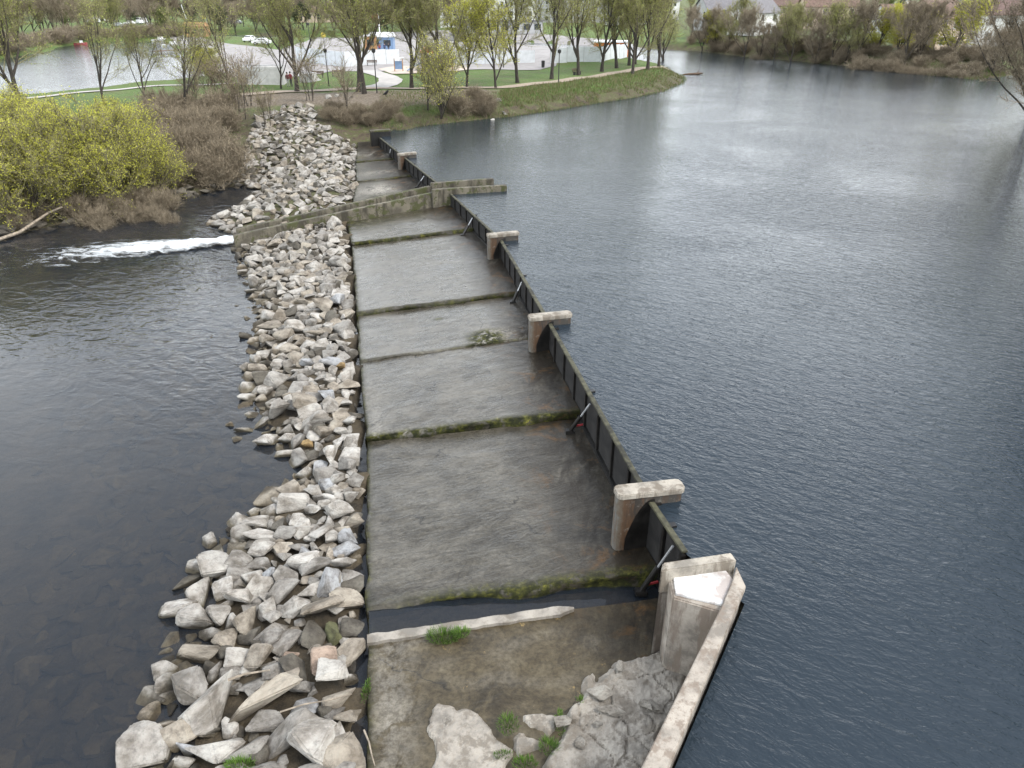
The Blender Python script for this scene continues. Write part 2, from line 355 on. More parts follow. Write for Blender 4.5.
M_BARK = mat_bark('dark_bark', (.050, .042, .034)); M_TWIG = mat_bark('olive_twig', (.23, .21, .11)); M_BROWNT = mat_bark('brown_twig', (.25, .205, .14))
M_BUD = mat_leaf('bud_leaves', [(.28, .29, .07), (.42, .45, .10), (.37, .43, .09)])
M_WIL = mat_leaf('willow_leaves', [(.48, .49, .055), (.64, .64, .08), (.74, .72, .13)], .5)
M_YEL = mat_leaf('yellow_willow_leaves', [(.36, .35, .04), (.50, .48, .06), (.44, .46, .07)])
M_GREENL = mat_leaf('spring_green_leaves', [(.06, .09, .02), (.12, .16, .035), (.18, .22, .05)])
M_DARKL = mat_leaf('evergreen_leaves', [(.012, .022, .010), (.025, .045, .016), (.045, .07, .022)])
M_BRL = mat_leaf('brown_twig_haze', [(.2, .165, .12), (.30, .25, .19), (.36, .31, .23)], .3)
M_GRASS = mat_leaf('grass_blades', [(.06, .12, .015), (.11, .21, .03), (.20, .30, .06)], .4)
M_DRYG = mat_leaf('bank_grass_blades', [(.05, .10, .015), (.10, .15, .03), (.19, .16, .08), (.13, .10, .06)])
M_GRAVEL = plain('gravel_path', (.30, .245, .185), .95, .15, 4); M_PALEP = plain('pale_paving', (.38, .36, .335), .9, .10, .6)
M_PINKP = plain('plaza_paving', (.27, .255, .245), .9, .12, .5); M_SAND = plain('playground_sand', (.48, .41, .34), .95, .12, 1)
M_WHITE = plain('white_panel', (.56, .585, .60), .6, .08, 1); M_GREYW = plain('grey_ramp_concrete', (.46, .455, .445), .85, .15, 1)
M_BLACK = plain('black_metal', (.02, .02, .021), .5); M_WOOD = plain('dark_wood', (.10, .065, .04), .8, .3, 4)
M_ORANGE = plain('orange_panel', (.52, .16, .035), .6, .15); M_OWOOD = plain('orange_timber', (.36, .20, .09), .75, .2, 2); M_BLUE = plain('blue_panel', (.16, .25, .40), .5, .1)
M_LTRED = plain('red_cloth', (.32, .07, .07), .8); M_YELP = plain('yellow_paint', (.50, .40, .06), .6)
M_GLASS = plain('dark_window_glass', (.035, .042, .05), .12, .2, 1, 0, 0); M_TYRE = plain('tyre_rubber', (.018, .018, .018), .8)
M_WALLW = plain('white_wall', (.62, .62, .59), .9, .10, .5); M_WALLP = plain('pink_beige_wall', (.50, .40, .31), .9, .12, .5); M_WALLG = plain('grey_wall', (.36, .36, .36), .9, .12, .5)
M_ROOF = plain('brown_roof_tiles', (.13, .085, .065), .9, .3, 2); M_ROOFR = plain('red_roof_tiles', (.115, .075, .063), .9, .3, 2); M_ROOFG = plain('slate_roof', (.14, .135, .14), .8, .2, 2)
M_CARW = plain('white_car_paint', (.72, .73, .74), .25, .03, 1, 0, 0); M_CARG = plain('silver_car_paint', (.36, .38, .40), .3, .03, 1, .4, 0); M_CARB = plain('blue_car_paint', (.10, .17, .28), .3, .03, 1, 0, 0)
M_SKIN = plain('skin', (.48, .30, .22), .6, .05); M_CLOTHD = plain('dark_red_jacket', (.16, .03, .035), .9); M_CLOTHB = plain('dark_blue_cloth', (.04, .05, .09), .9); M_HAIR = plain('dark_hair', (.03, .022, .016), .8); M_CLOTHG = plain('grey_trousers', (.22, .22, .24), .9); M_BIRD = plain('black_feathers', (.012, .012, .014), .5)
M_DRIFT = plain('bleached_driftwood', (.25, .21, .16), .85, .3, 6)

# ------------------------------------------------------------------ plan of the place, from pixel directions and levels
GATE = np.array([(5.2, 9.0), (4.22, 13.52), (3.70, 15.62), (1.50, 27.8), (-.60, 38.9), (-4.23, 49.63), (-8.39, 60.48), (-12.48, 71.29), (-14.0, 75.3)])
def gateX(y): return float(np.interp(y, GATE[:, 1], GATE[:, 0]))
def w2(px, z): return [tuple(P(u, v, z)[:2]) for u, v in px]
shore = w2([(395, 134), (430, 127), (470, 122), (510, 118), (560, 111), (600, 104), (640, 98), (668, 92), (686, 84), (690, 79), (684, 74), (674, 70)], 0)
farbank = w2([(668, 50), (700, 52), (740, 57), (790, 61), (830, 65), (880, 70), (930, 74), (975, 78), (998, 78)], 0)
U_POLY = [tuple(p) for p in GATE[1:8]] + shore + [(27, 150), (18, 180), (-20, 215), (-120, 250), (-120, 275), (-10, 240)] + farbank + \
    [(92, 136), (80, 112), (58, 84), (50, 70), (44.5, 58), (38.5, 45), (33, 30), (30, 10), (28, -70), (-2, -70), (0, 4.2), (2.3, 7.4)]
D_POLY = [tuple(p) for p in GATE[1:6]] + w2([(232, 238), (205, 221), (232, 210), (258, 196), (250, 184), (215, 192), (180, 200), (150, 207), (100, 217), (50, 228), (0, 240), (-120, 262), (-420, 330)], -2.2) + [(-90, -60), (0, -70), (0, 4.2), (2.3, 7.4)]
PONDZ = .6
POND = w2([(-60, 112), (0, 100), (60, 96), (120, 89), (165, 84), (205, 80), (192, 66), (180, 52), (165, 41), (120, 41), (80, 44), (50, 51), (0, 60), (-80, 70)], PONDZ)
AP_L = [(800, 368, -1.95), (640, 368, -1.95), (605, 367, -1.9), (450, 367, -1.8), (437, 367, -1.68), (330, 357, -1.62), (312, 357, -1.45), (250, 352, -1.4), (243, 352, -1.2), (222, 347, -1.15), (190, 356, -1.1), (155, 357, -1.0), (140, 366, -1.0)]
APL = np.array([tuple(P(u, v, z)) for v, u, z in AP_L])
OUT = np.array([tuple(P(u, v, -2.2)[:2]) for u, v in [(100, 830), (128, 745), (150, 690), (165, 620), (190, 570), (228, 520), (292, 480), (270, 440), (236, 408), (246, 370), (255, 320), (240, 275), (232, 246)]])
CH_Y0, = (48.0,)

def sdf(poly, x, y):
    """signed distance to a polygon, negative inside"""
    p = np.asarray(poly, float); q = np.roll(p, -1, 0); d2 = np.full(x.shape, 1e18); ins = np.zeros(x.shape, bool)
    for (ax, ay), (bx, by) in zip(p, q):
        ex, ey = bx-ax, by-ay; L = ex*ex+ey*ey+1e-12
        t = np.clip(((x-ax)*ex+(y-ay)*ey)/L, 0, 1); d2 = np.minimum(d2, (x-ax-t*ex)**2+(y-ay-t*ey)**2)
        c = ((ay > y) != (by > y)) & (x < ex*(y-ay)/(ey if abs(ey) > 1e-12 else 1e-12)+ax); ins ^= c
    return np.where(ins, -1, 1)*np.sqrt(d2)
def sm(t): t = np.clip(t, 0, 1); return t*t*(3-2*t)
AP5 = [tuple(P(357, 200, -1.1)[:2]), tuple(P(355, 150, -1)[:2]), (-14.5, 74.5), (-12, 72), (-8, 61), (-4, 50)]
HILLOCK = P(568, 60, 1.5)
def hraw(x, y):
    x = np.asarray(x, float); y = np.asarray(y, float)
    du = sdf(U_POLY, x, y); dd = sdf(D_POLY, x, y); dp = sdf(POND, x, y)
    L = 1.5+sm((y-95)/60)*0.0+sm((y-300)/600)*5 + .9*np.exp(-(((x-HILLOCK[0])/7)**2+((y-HILLOCK[1])/6)**2))
    right = sm((x-45)/12)
    L = L+right*2.2*sm(du/26)
    und = .10*np.sin(x*.21+1)*np.cos(y*.17)+.06*np.sin(x*.5+y*.43)
    hu = np.where(du > 0, -.15+(L+.15)*sm(du/5.0), np.maximum(-2.6, -.15+du*.55))
    hd = np.where(dd > 0, -2.35+(L+2.35)*np.clip(dd/22, 0, 1)**.8, np.maximum(-3.7, -2.35+dd*.16))
    hp = np.where(dp > 0, PONDZ-.1+(L-PONDZ+.1)*sm(dp/3), np.maximum(-.6, PONDZ-.1+dp*.4))
    h = np.minimum(np.minimum(hu, hd), hp)+np.where((du > 1) & (dd > 1), und, 0)
    s5 = sdf(AP5, x, y); h = np.minimum(h, np.where(s5 < 0, -1.5, -1.5+s5*.45))
    # rubble berm along the apron
    ax = np.interp(y, APL[:, 1], APL[:, 0]); az = np.interp(y, APL[:, 1], APL[:, 2]); ox = np.interp(y, OUT[:, 1], OUT[:, 0])
    t = (ax-x)/np.maximum(ax-ox, .5)
    bm = np.where((t > -.02) & (y < 48.5), az+.02-(az+.02+2.36)*np.clip(t, 0, 1)**1.5-np.maximum(t-1, 0)*.75, -9)
    bm = bm-.5*np.clip(1-(ax-x)/.55, 0, 1)*((ax-x) > 0)
    h = np.maximum(h, bm)
    h = np.where((t <= -.02) & (y < 50) & (dd < 0), np.minimum(h, -2.6), h)
    return h
def H1(x, y):
    i = min(max(int(np.searchsorted(gx, x))-1, 0), len(gx)-2); j = min(max(int(np.searchsorted(gy, y))-1, 0), len(gy)-2)
    a = min(max((x-gx[i])/(gx[i+1]-gx[i]), 0), 1); b = min(max((y-gy[j])/(gy[j+1]-gy[j]), 0), 1)
    return float((HG[j, i]*(1-a)+HG[j, i+1]*a)*(1-b)+(HG[j+1, i]*(1-a)+HG[j+1, i+1]*a)*b)

# ------------------------------------------------------------------ ground
def axis(lo, a, b, hi, step, grow=1.18):
    r = list(np.arange(a, b, step)); s = step; q = b
    while q < hi: r.append(q); s *= grow; q += s
    s = step; q = a-step; l = []
    while q > lo: l.append(q); s *= grow; q -= s
    return np.array(l[::-1]+r)
gx = axis(-3000, -70, 100, 3000, .75); gy = axis(-120, 0, 200, 5000, .75)
X, Y = np.meshgrid(gx, gy); Z = hraw(X.ravel(), Y.ravel()); HG = Z.reshape(X.shape).copy()
nzr = np.array([mnoise.noise(Vector((a*.8, b*.8, 0))) for a, b in zip(X.ravel()[::1], Y.ravel()[::1])])
du = sdf(U_POLY, X.ravel(), Y.ravel()); dd = sdf(D_POLY, X.ravel(), Y.ravel()); dpnd = sdf(POND, X.ravel(), Y.ravel())
Z = Z+np.where((du > .5) & (dd > .5) & (dpnd > .5), nzr*.05, nzr*.05)
nx_, ny_ = len(gx), len(gy)
fi = [(j*nx_+i, j*nx_+i+1, (j+1)*nx_+i+1, (j+1)*nx_+i) for j in range(ny_-1) for i in range(nx_-1)]
g = obj('ground', np.c_[X.ravel(), Y.ravel(), Z], fi, M_GROUND, None, True); tag(g, kind='structure')
DIRT = w2([(180, 104), (232, 94), (300, 92), (380, 91.5), (470, 89.5), (500, 90), (490, 96), (470, 101), (430, 105), (395, 106), (340, 106), (290, 104), (230, 108), (190, 112)], 1.5)
ddirt = sdf(DIRT, X.ravel(), Y.ravel())
attr(g.data, 'dirt', sm(.5-(ddirt+nzr*1.2)/1.2))
bk = np.where(du > 0, sm((4.6-du+nzr*2.2)/2.2), 0); bk = np.maximum(bk, np.where(dd > 0, sm((22-dd+nzr*4)/4), 0))
bk = np.maximum(bk, sm((X.ravel()-45)/10)*.5)
attr(g.data, 'bank', bk)
attr(g.data, 'bed', np.maximum(sm((-Z-1.9)/.4), (dd < .3).astype(float)))

def draped(name, poly_px, z, mat, lift, step=1.0):
    """a sheet over the ground inside a pixel-traced outline"""
    poly = w2(poly_px, z); a = np.array(poly); x0, y0 = a.min(0); x1, y1 = a.max(0)
    bm = bmesh.new(); bm.faces.new([bm.verts.new((*p, 0)) for p in poly])
    for ax, lo, hi in ((0, x0, x1), (1, y0, y1)):
        q = lo+step
        while q < hi:
            no = (1, 0, 0) if ax == 0 else (0, 1, 0); co = (q, 0, 0) if ax == 0 else (0, q, 0)
            bmesh.ops.bisect_plane(bm, geom=bm.verts[:]+bm.edges[:]+bm.faces[:], plane_co=co, plane_no=no); q += step
    me = bpy.data.meshes.new(name); bm.to_mesh(me); bm.free(); me.materials.append(mat)
    co = np.array([v.co[:] for v in me.vertices]); hz = hraw(co[:, 0], co[:, 1])+lift
    for v, q in zip(me.vertices, hz): v.co.z = q
    return tag(link_mesh(name, me), kind='structure')
def ribbon(name, line_px, z, wid, mat, lift):
    pts = np.array(w2(line_px, z)); out = []
    for a, b in zip(pts[:-1], pts[1:]):
        k = max(2, int(np.linalg.norm(b-a)/.8)); out += [a+(b-a)*i/k for i in range(k)]
    out.append(pts[-1]); out = np.array(out)
    for _ in range(8): out[1:-1] = (out[:-2]+2*out[1:-1]+out[2:])/4
    t = np.gradient(out, axis=0); t /= np.linalg.norm(t, axis=1, keepdims=True); nn = np.c_[-t[:, 1], t[:, 0]]
    v = []; f = []; K = 5
    for i in range(len(out)):
        ww = wid*(1+.12*mnoise.noise(Vector((i*.35, 3, 0))))
        for j in range(K):
            q = out[i]+nn[i]*ww*(j/(K-1)-.5); v.append((q[0], q[1], 0))
    v = np.array(v); v[:, 2] = hraw(v[:, 0], v[:, 1])+lift
    f = [(i*K+j, i*K+j+1, (i+1)*K+j+1, (i+1)*K+j) for i in range(len(out)-1) for j in range(K-1)]
    return tag(obj(name, v, f, mat, None, True), kind='structure')
ribbon('gravel_path', [(205, 97), (260, 93), (330, 89.5), (420, 89), (490, 88), (530, 85.5), (570, 80.5), (605, 75), (640, 69.5), (668, 66)], 1.5, 2.1, M_GRAVEL, .10)
ribbon('white_footpath', [(372, 89), (388, 84), (392, 80), (385, 76), (372, 73), (368, 70)], 1.5, 3.2, M_PALEP, .085)
ribbon('shore_path', [(-40, 104), (30, 97), (90, 92), (150, 87), (200, 84.5), (236, 84)], 1.5, 1.4, M_PALEP, .09)
draped('plaza', [(300, 78), (330, 72), (420, 71), (480, 70), (540, 69.5), (556, 66), (560, 55), (700, 46), (480, 30), (330, 33), (280, 50), (215, 42), (190, 35), (170, 37), (190, 52), (205, 66), (236, 77)], 1.5, M_PINKP, .075, 2.5)
draped('sand_area', [(392, 74), (440, 73), (470, 70), (460, 66), (400, 67), (378, 69)], 1.5, M_SAND, .10, 2)

# ------------------------------------------------------------------ water
def sheet(name, poly, z, mat):
    o = obj(name, [(p[0], p[1], z) for p in poly], [tuple(range(len(poly)))], mat)
    bm = bmesh.new(); bm.from_mesh(o.data); bmesh.ops.triangulate(bm, faces=bm.faces[:])
    for f in bm.faces:
        if f.normal.z < 0: f.normal_flip()
    bm.to_mesh(o.data); bm.free()
    return tag(o, kind='structure')
sheet('river_water', [(x+.04, y) for x, y in GATE[1:8]]+[(-12, 76), (-12, 100), (-140, 190), (-140, 300), (160, 300), (160, -70), (-1.5, -70), (.6, 4.2), (2.5, 7.4), (5.2, 11.9)], 0.0, M_WUP)
sheet('tailwater', [(APL[i, 0]-.01 if i < 9 else APL[i, 0], APL[i, 1]) for i in range(0, 10)]+[(-12, 51), (-25, 75), (-160, 75), (-160, -60), (-2.6, -60), (-2.6, 8)], -2.2, M_WDN)
sheet('basin_water', [tuple(np.array(p)+0) for p in w2([(-80, 116), (0, 103), (120, 92), (212, 83), (205, 64), (190, 48), (170, 38), (60, 45), (0, 56), (-100, 64)], PONDZ)], PONDZ, M_WUP)

# ------------------------------------------------------------------ weir apron: slabs with ragged steps between the bays
def lineR(L, R):
    """carry the step line on to the gate"""
    L = np.array(L[:2]); R = np.array(R[:2]); d = R-L; s = 1.0
    for _ in range(40):
        q = L+d*s; s += (gateX(q[1])-.06-q[0])/(d[0]-d[1]*(-.25))*.8
    return L+d*s
apron = empty('weir_apron', (0, 0, 0)); tag(apron, 'wet concrete weir apron of stepped slabs beside the grey rubble', 'weir apron')
def slab(fl, fr, bl, br, zf, zb, nxs, nys, thick=.9, **kw):
    """grid slab; fl.. are plan points, zf=(left,right) front levels, zb back levels"""
    fl, fr, bl, br = map(np.array, (fl, fr, bl, br)); v = []; A = {k: [] for k in ('wet', 'moss', 'dark', 'pale', 'rust')}
    sd_ = kw.get('seed', 0)
    for j in range(nys+1):
        t = j/nys; l = fl+(bl-fl)*t; r = fr+(br-fr)*t
        if kw.get('gate', True): r[0] = gateX(r[1])-.05
        for i in range(nxs+1):
            s = i/nxs; q = l+(r-l)*s
            z = (zf[0]+(zf[1]-zf[0])*s)*(1-t)+(zb[0]+(zb[1]-zb[0])*s)*t
            nz = mnoise.noise(Vector((q[0]*.5, q[1]*.5, sd_)))*.05+mnoise.noise(Vector((q[0]*2.1, q[1]*2.1, sd_)))*.022
            rag = (mnoise.noise(Vector((q[0]*1.3, sd_*3.1, 5)))*.08+mnoise.noise(Vector((q[0]*4.3, sd_*3.1, 5)))*.06)*max(0, 1-t*nys/2.0)
            ragl = (mnoise.noise(Vector((sd_, q[1]*1.1, 9)))*.10)*(1 if i == 0 else .4 if i == 1 else 0)
            v.append((q[0]+ragl, q[1]+rag, z+nz)); y_from_front = t*np.linalg.norm(bl-fl); x_from_gate = gateX(q[1])-q[0]
            A['wet'].append(kw.get('wet', 1)); edge = max(0, 1-y_from_front/kw.get('mossw', .8))
            A['moss'].append(min(1, kw.get('moss', 1)*edge*(kw['mossx'](s) if 'mossx' in kw else 1)+kw.get('mossadd', lambda s, t: 0)(s, t)+(.75 if i == 0 else .2 if i == 1 else 0)))
            A['dark'].append(max(0, min(1, 1.6-1.1*x_from_gate/kw.get('darkw', 2.4)))); A['pale'].append(kw.get('pale', lambda s, t: 0)(s, t)); A['rust'].append(kw.get('rust', .0))  # dark fades away from the gate: wet strip plus painted gate reflection
    n = (nxs+1); f = [(j*n+i, j*n+i+1, (j+1)*n+i+1, (j+1)*n+i) for j in range(nys) for i in range(nxs)]
    # riser skirts: front and left
    N = len(v)
    def skirt(idx, dm):
        rows = 5; base = len(v)
        for r_ in range(1, rows+1):
            for i in idx:
                x, y, z = v[i]; k = r_/rows
                v.append((x-(.04 if dm == 'l' else 0)*math.sin(k*6), y-(.10*math.sin(k*3+x*1.7) if dm == 'f' else 0), z-thick*k))
                for kk in A: A[kk].append(A[kk][i])
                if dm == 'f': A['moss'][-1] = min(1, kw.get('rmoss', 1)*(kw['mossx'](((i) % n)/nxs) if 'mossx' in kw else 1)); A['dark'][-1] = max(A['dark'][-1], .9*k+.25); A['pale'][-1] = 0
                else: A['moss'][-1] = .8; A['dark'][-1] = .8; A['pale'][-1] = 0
        m_ = len(idx); prev = list(idx)
        for r_ in range(rows):
            cur = [base+r_*m_+i for i in range(m_)]
            for i in range(m_-1): f.append((prev[i+1], prev[i], cur[i], cur[i+1]))
            prev = cur
    skirt(list(range(n)), 'f'); skirt([j*n for j in range(nys, -1, -1)], 'l')
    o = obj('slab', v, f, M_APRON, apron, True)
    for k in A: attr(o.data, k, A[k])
    return o
def edge_line(a, za, b, zb):
    L = P(*a, za); R = P(*b, zb); return (np.array(L[:2]), lineR(L, R))
e0 = edge_line((368, 800), -1.95, (600, 800), -1.8)
e1 = edge_line((368, 640), -1.95, (573, 608), -1.78)
e2 = edge_line((367, 609), -1.88, (600, 576), -1.45)
e3 = edge_line((367, 437), -1.68, (583, 411), -1.12)
em = edge_line((360, 361), -1.62, (545, 337), -1.10)
e4 = edge_line((357, 312), -1.45, (521, 292), -.92)
e5 = edge_line((352, 243), -1.22, (466, 229), -.75)
e6 = edge_line((347, 222), -1.18, (436, 206), -.75)
_d = e1[1]-e1[0]; s0r = e1[0]+_d*((5.25-e1[0][0])/_d[0])
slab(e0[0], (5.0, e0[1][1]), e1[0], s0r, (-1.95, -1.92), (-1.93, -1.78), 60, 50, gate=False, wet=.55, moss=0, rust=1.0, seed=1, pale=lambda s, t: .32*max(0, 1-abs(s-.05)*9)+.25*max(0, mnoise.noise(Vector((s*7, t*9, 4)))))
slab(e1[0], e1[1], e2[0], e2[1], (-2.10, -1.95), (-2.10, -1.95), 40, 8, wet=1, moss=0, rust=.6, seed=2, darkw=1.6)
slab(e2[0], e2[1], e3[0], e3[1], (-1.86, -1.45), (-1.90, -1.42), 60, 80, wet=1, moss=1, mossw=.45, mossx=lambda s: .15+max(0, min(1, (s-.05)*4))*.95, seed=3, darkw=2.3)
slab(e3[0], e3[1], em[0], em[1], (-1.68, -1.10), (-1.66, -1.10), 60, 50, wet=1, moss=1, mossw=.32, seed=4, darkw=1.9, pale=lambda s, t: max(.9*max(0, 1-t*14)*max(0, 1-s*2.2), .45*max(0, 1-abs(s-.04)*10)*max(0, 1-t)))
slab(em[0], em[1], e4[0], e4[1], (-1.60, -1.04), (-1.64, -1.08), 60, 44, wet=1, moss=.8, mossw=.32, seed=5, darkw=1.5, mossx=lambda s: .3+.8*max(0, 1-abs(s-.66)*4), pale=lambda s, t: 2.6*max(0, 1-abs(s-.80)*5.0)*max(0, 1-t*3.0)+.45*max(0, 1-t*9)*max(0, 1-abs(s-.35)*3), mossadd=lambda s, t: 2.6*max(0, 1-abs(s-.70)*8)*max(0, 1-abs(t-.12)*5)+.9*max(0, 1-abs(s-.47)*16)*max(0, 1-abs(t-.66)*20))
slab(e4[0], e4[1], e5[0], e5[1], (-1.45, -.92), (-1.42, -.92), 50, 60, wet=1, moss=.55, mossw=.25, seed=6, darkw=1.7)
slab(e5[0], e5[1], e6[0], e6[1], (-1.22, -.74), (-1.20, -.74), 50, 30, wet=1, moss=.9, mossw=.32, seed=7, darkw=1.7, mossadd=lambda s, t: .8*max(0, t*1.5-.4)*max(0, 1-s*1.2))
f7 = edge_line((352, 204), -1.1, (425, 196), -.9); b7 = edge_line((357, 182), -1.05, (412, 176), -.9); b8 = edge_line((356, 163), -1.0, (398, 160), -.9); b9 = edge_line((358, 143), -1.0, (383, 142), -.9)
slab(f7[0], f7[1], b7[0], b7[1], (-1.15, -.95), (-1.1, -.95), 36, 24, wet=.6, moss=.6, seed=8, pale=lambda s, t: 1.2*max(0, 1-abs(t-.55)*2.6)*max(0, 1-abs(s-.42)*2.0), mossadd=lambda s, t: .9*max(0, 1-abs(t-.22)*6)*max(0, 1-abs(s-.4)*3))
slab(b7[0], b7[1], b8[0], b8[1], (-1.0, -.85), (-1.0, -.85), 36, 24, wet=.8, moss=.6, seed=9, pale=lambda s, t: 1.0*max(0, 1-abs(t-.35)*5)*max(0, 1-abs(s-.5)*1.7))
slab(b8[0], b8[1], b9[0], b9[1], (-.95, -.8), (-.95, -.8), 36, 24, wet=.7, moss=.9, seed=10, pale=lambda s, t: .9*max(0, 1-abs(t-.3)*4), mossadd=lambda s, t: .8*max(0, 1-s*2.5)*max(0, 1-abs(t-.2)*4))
# raised pale ledge along the near channel
lv = []; LW = .26
for i in range(41):
    s = i/40; a = P(367, 639, -1.85); b = P(574, 608, -1.72); q = a.lerp(b, s); d = (b-a).normalized(); nn = Vector((-d.y, d.x, 0))
    w1 = LW/2+.05*mnoise.noise(Vector((s*14, 1, 0))); w2_ = LW/2+.06*mnoise.noise(Vector((s*17, 4, 0))); k = 1 if s < .93 else (1-s)/.07*.8+.2
    q.z += .02*mnoise.noise(Vector((s*11, 7, 0)))
    for off, dz in ((-w2_*k, -.35), (-w2_*k, 0.0), (w1*k, .01), (w1*k, -.45)): lv.append(q+nn*off+Vector((0, 0, dz)))
lf = [(i*4+j, (i+1)*4+j, (i+1)*4+j+1, i*4+j+1) for i in range(40) for j in range(3)]+[(0, 1, 2, 3), (160, 163, 162, 161)]
obj('ledge', lv, lf, M_ROUGHC, apron)
# water standing in the near channel
a, b, c_, d_ = e1[0], e1[1], e2[1], e2[0]
cw = sheet('channel_water', [(a[0]+.03, a[1]), (4.4, b[1]-.3), (4.2, c_[1]+.1), (d_[0]+.03, d_[1]+.12)], -1.90, M_FILM)
del cw['kind']; cw.parent = apron; 

# broken concrete and rock by the abutment
def rubble_slab(pxs, z0, zt, amp, seed, cell=.16, steps=0, taper=.10):
    poly = w2(pxs, zt); a = np.array(poly); x0, y0 = a.min(0)-.2; x1, y1 = a.max(0)+.2
    nx = int((x1-x0)/cell); ny = int((y1-y0)/cell); xs = np.linspace(x0, x1, nx+1); ys = np.linspace(y0, y1, ny+1)
    XX, YY = np.meshgrid(xs, ys); sdv = sdf(poly, XX.ravel(), YY.ravel()); v = []
    for (x, y, s) in zip(XX.ravel(), YY.ravel(), sdv):
        p = Vector((x*1.1, y*1.1, seed)); s += mnoise.noise(p*2.6)*.13+mnoise.noise(p*7)*.04
        k = min(1, max(0, -s/taper)); h = zt+amp*mnoise.noise(p*1.2)+amp*.35*mnoise.noise(p*3.7)+.03*mnoise.noise(p*9)
        if steps:
            d_, pts_ = mnoise.voronoi(Vector((x*.95+.45*mnoise.noise(p*1.3), y*.7+.4*mnoise.noise(p*1.6+Vector((9, 0, 0))), seed))); cn_ = mnoise.cell_vector(pts_[0]*3.3)
            h += (cn_[0]-.45)*steps+(cn_[1]-.5)*.08*(x-pts_[0][0]/.95)+(cn_[2]-.5)*.08*(y-pts_[0][1]/.7)-.06*max(0, 1-(d_[1]-d_[0])/.035)+.012*mnoise.noise(p*5)+.012*abs(mnoise.noise(p*14))
        v.append((x, y, z0+(h-z0)*(k**.6)))
    f = []
    for j in range(ny):
        for i in range(nx):
            q = (j*(nx+1)+i, j*(nx+1)+i+1, (j+1)*(nx+1)+i+1, (j+1)*(nx+1)+i)
            if min(sdv[list(q)]) < .15: f.append(q)
    o = obj('broken_slab', v, f, M_ROUGHC, apron, False)
    bm = bmesh.new(); bm.from_mesh(o.data); bmesh.ops.delete(bm, geom=[w for w in bm.verts if not w.link_faces], context='VERTS'); bm.to_mesh(o.data); bm.free()
    return o
z6 = lambda pts: [(380+x/3.2, 620+y/3.2) for x, y in pts]
rubble_slab(z6([(180, 260), (250, 275), (320, 290), (350, 330), (372, 365), (420, 408), (424, 432), (400, 450), (380, 520), (120, 560), (170, 430), (150, 370), (140, 310)]), -2.05, -1.85, .02, 1, .05)
rubble_slab(z6([(455, 298), (520, 285), (572, 300), (570, 345), (540, 368), (480, 342), (450, 322)]), -2.05, -1.84, .012, 2, .05)
rubble_slab(z6([(434, 340), (465, 345), (526, 380), (516, 408), (442, 432), (428, 400)]), -2.05, -1.83, .012, 3, .05)
rubble_slab(z6([(605, 270), (650, 225), (645, 175), (680, 155), (695, 180), (740, 130), (800, 112), (890, 85), (1040, 90), (1010, 150), (860, 520), (800, 640), (420, 640), (470, 500), (530, 440), (565, 392), (590, 320)]), -2.05, -1.73, .015, 4, .04, .035, .16)

# ------------------------------------------------------------------ piers
def pier(lf, direction, length, thick, ztop, zbot, label, arm=None):
    d = Vector(direction).normalized(); ang = math.atan2(d.y, d.x)
    t = empty('weir_pier', (lf[0], lf[1], zbot), ang); tag(t, label, 'pier', 'concrete piers along the weir gate')
    hh = ztop-zbot; r = thick*.28
    def outline(x0, x1, y0, y1, r):
        return [(x0, y0+r), (x0+r*.3, y0+r*.3), (x0+r, y0), (x1-r, y0), (x1-r*.3, y0+r*.3), (x1, y0+r), (x1, y1-r), (x1-r*.3, y1-r*.3), (x1-r, y1), (x0+r, y1), (x0+r*.3, y1-r*.3), (x0, y1-r)]
    MB().prism(outline(.03, length-.05, .03, thick-.03, r), -.6, hh-.16).obj('stem', M_STEM, t)
    MB().prism(outline(0, length, 0, thick, r), hh-.16, hh).obj('cap', M_CAP, t, .025)
    # curved rust and wet mark left by the swinging flap on the side face
    v = []; L0 = length*.16; L1 = length*.55
    for i in range(13):
        s = i/12; x = L0+(L1-L0)*s; lo = -.45; hi = (hh-.22)*(1-.75*(1-s)**2.2)
        v += [(x, .024, lo), (x, .024, hi)]
    obj('flap_mark', v, [(2*i, 2*i+2, 2*i+3, 2*i+1) for i in range(12)], M_STEEL, t)
    return t
PL = [((2.78, 15.29), (1.82, .31), 1.9, .52, .42, -1.5, 'nearest low concrete pier, its side streaked with rust and blue-grey'),
      ((.73, 27.11), (1.78, .42), 1.85, .52, .42, -1.15, 'concrete pier with pale flat top beside the mossy broken patch'),
      ((-1.31, 38.59), (1.81, .56), 1.85, .52, .42, -1.0, 'rusty-sided concrete pier just before the long double chute wall'),
      ((-9.35, 61.4), (1.5, .85), 1.7, .55, .42, -1.0, 'farthest small concrete pier beyond the chute walls')]
for a in PL: pier(*a)
# end pier in the bank
t = empty('end_pier', (-13.4, 72.0, -1.0), .35); tag(t, 'dark square end pier where the weir meets the far bank', 'pier')
MB().box((.9, .35, .35), (1.9, .7, 2.2)).obj('stem', M_STEEL, t, .03); MB().box((.9, .35, 1.52), (2.0, .8, .14)).obj('cap', M_MOSSC, t, .02)

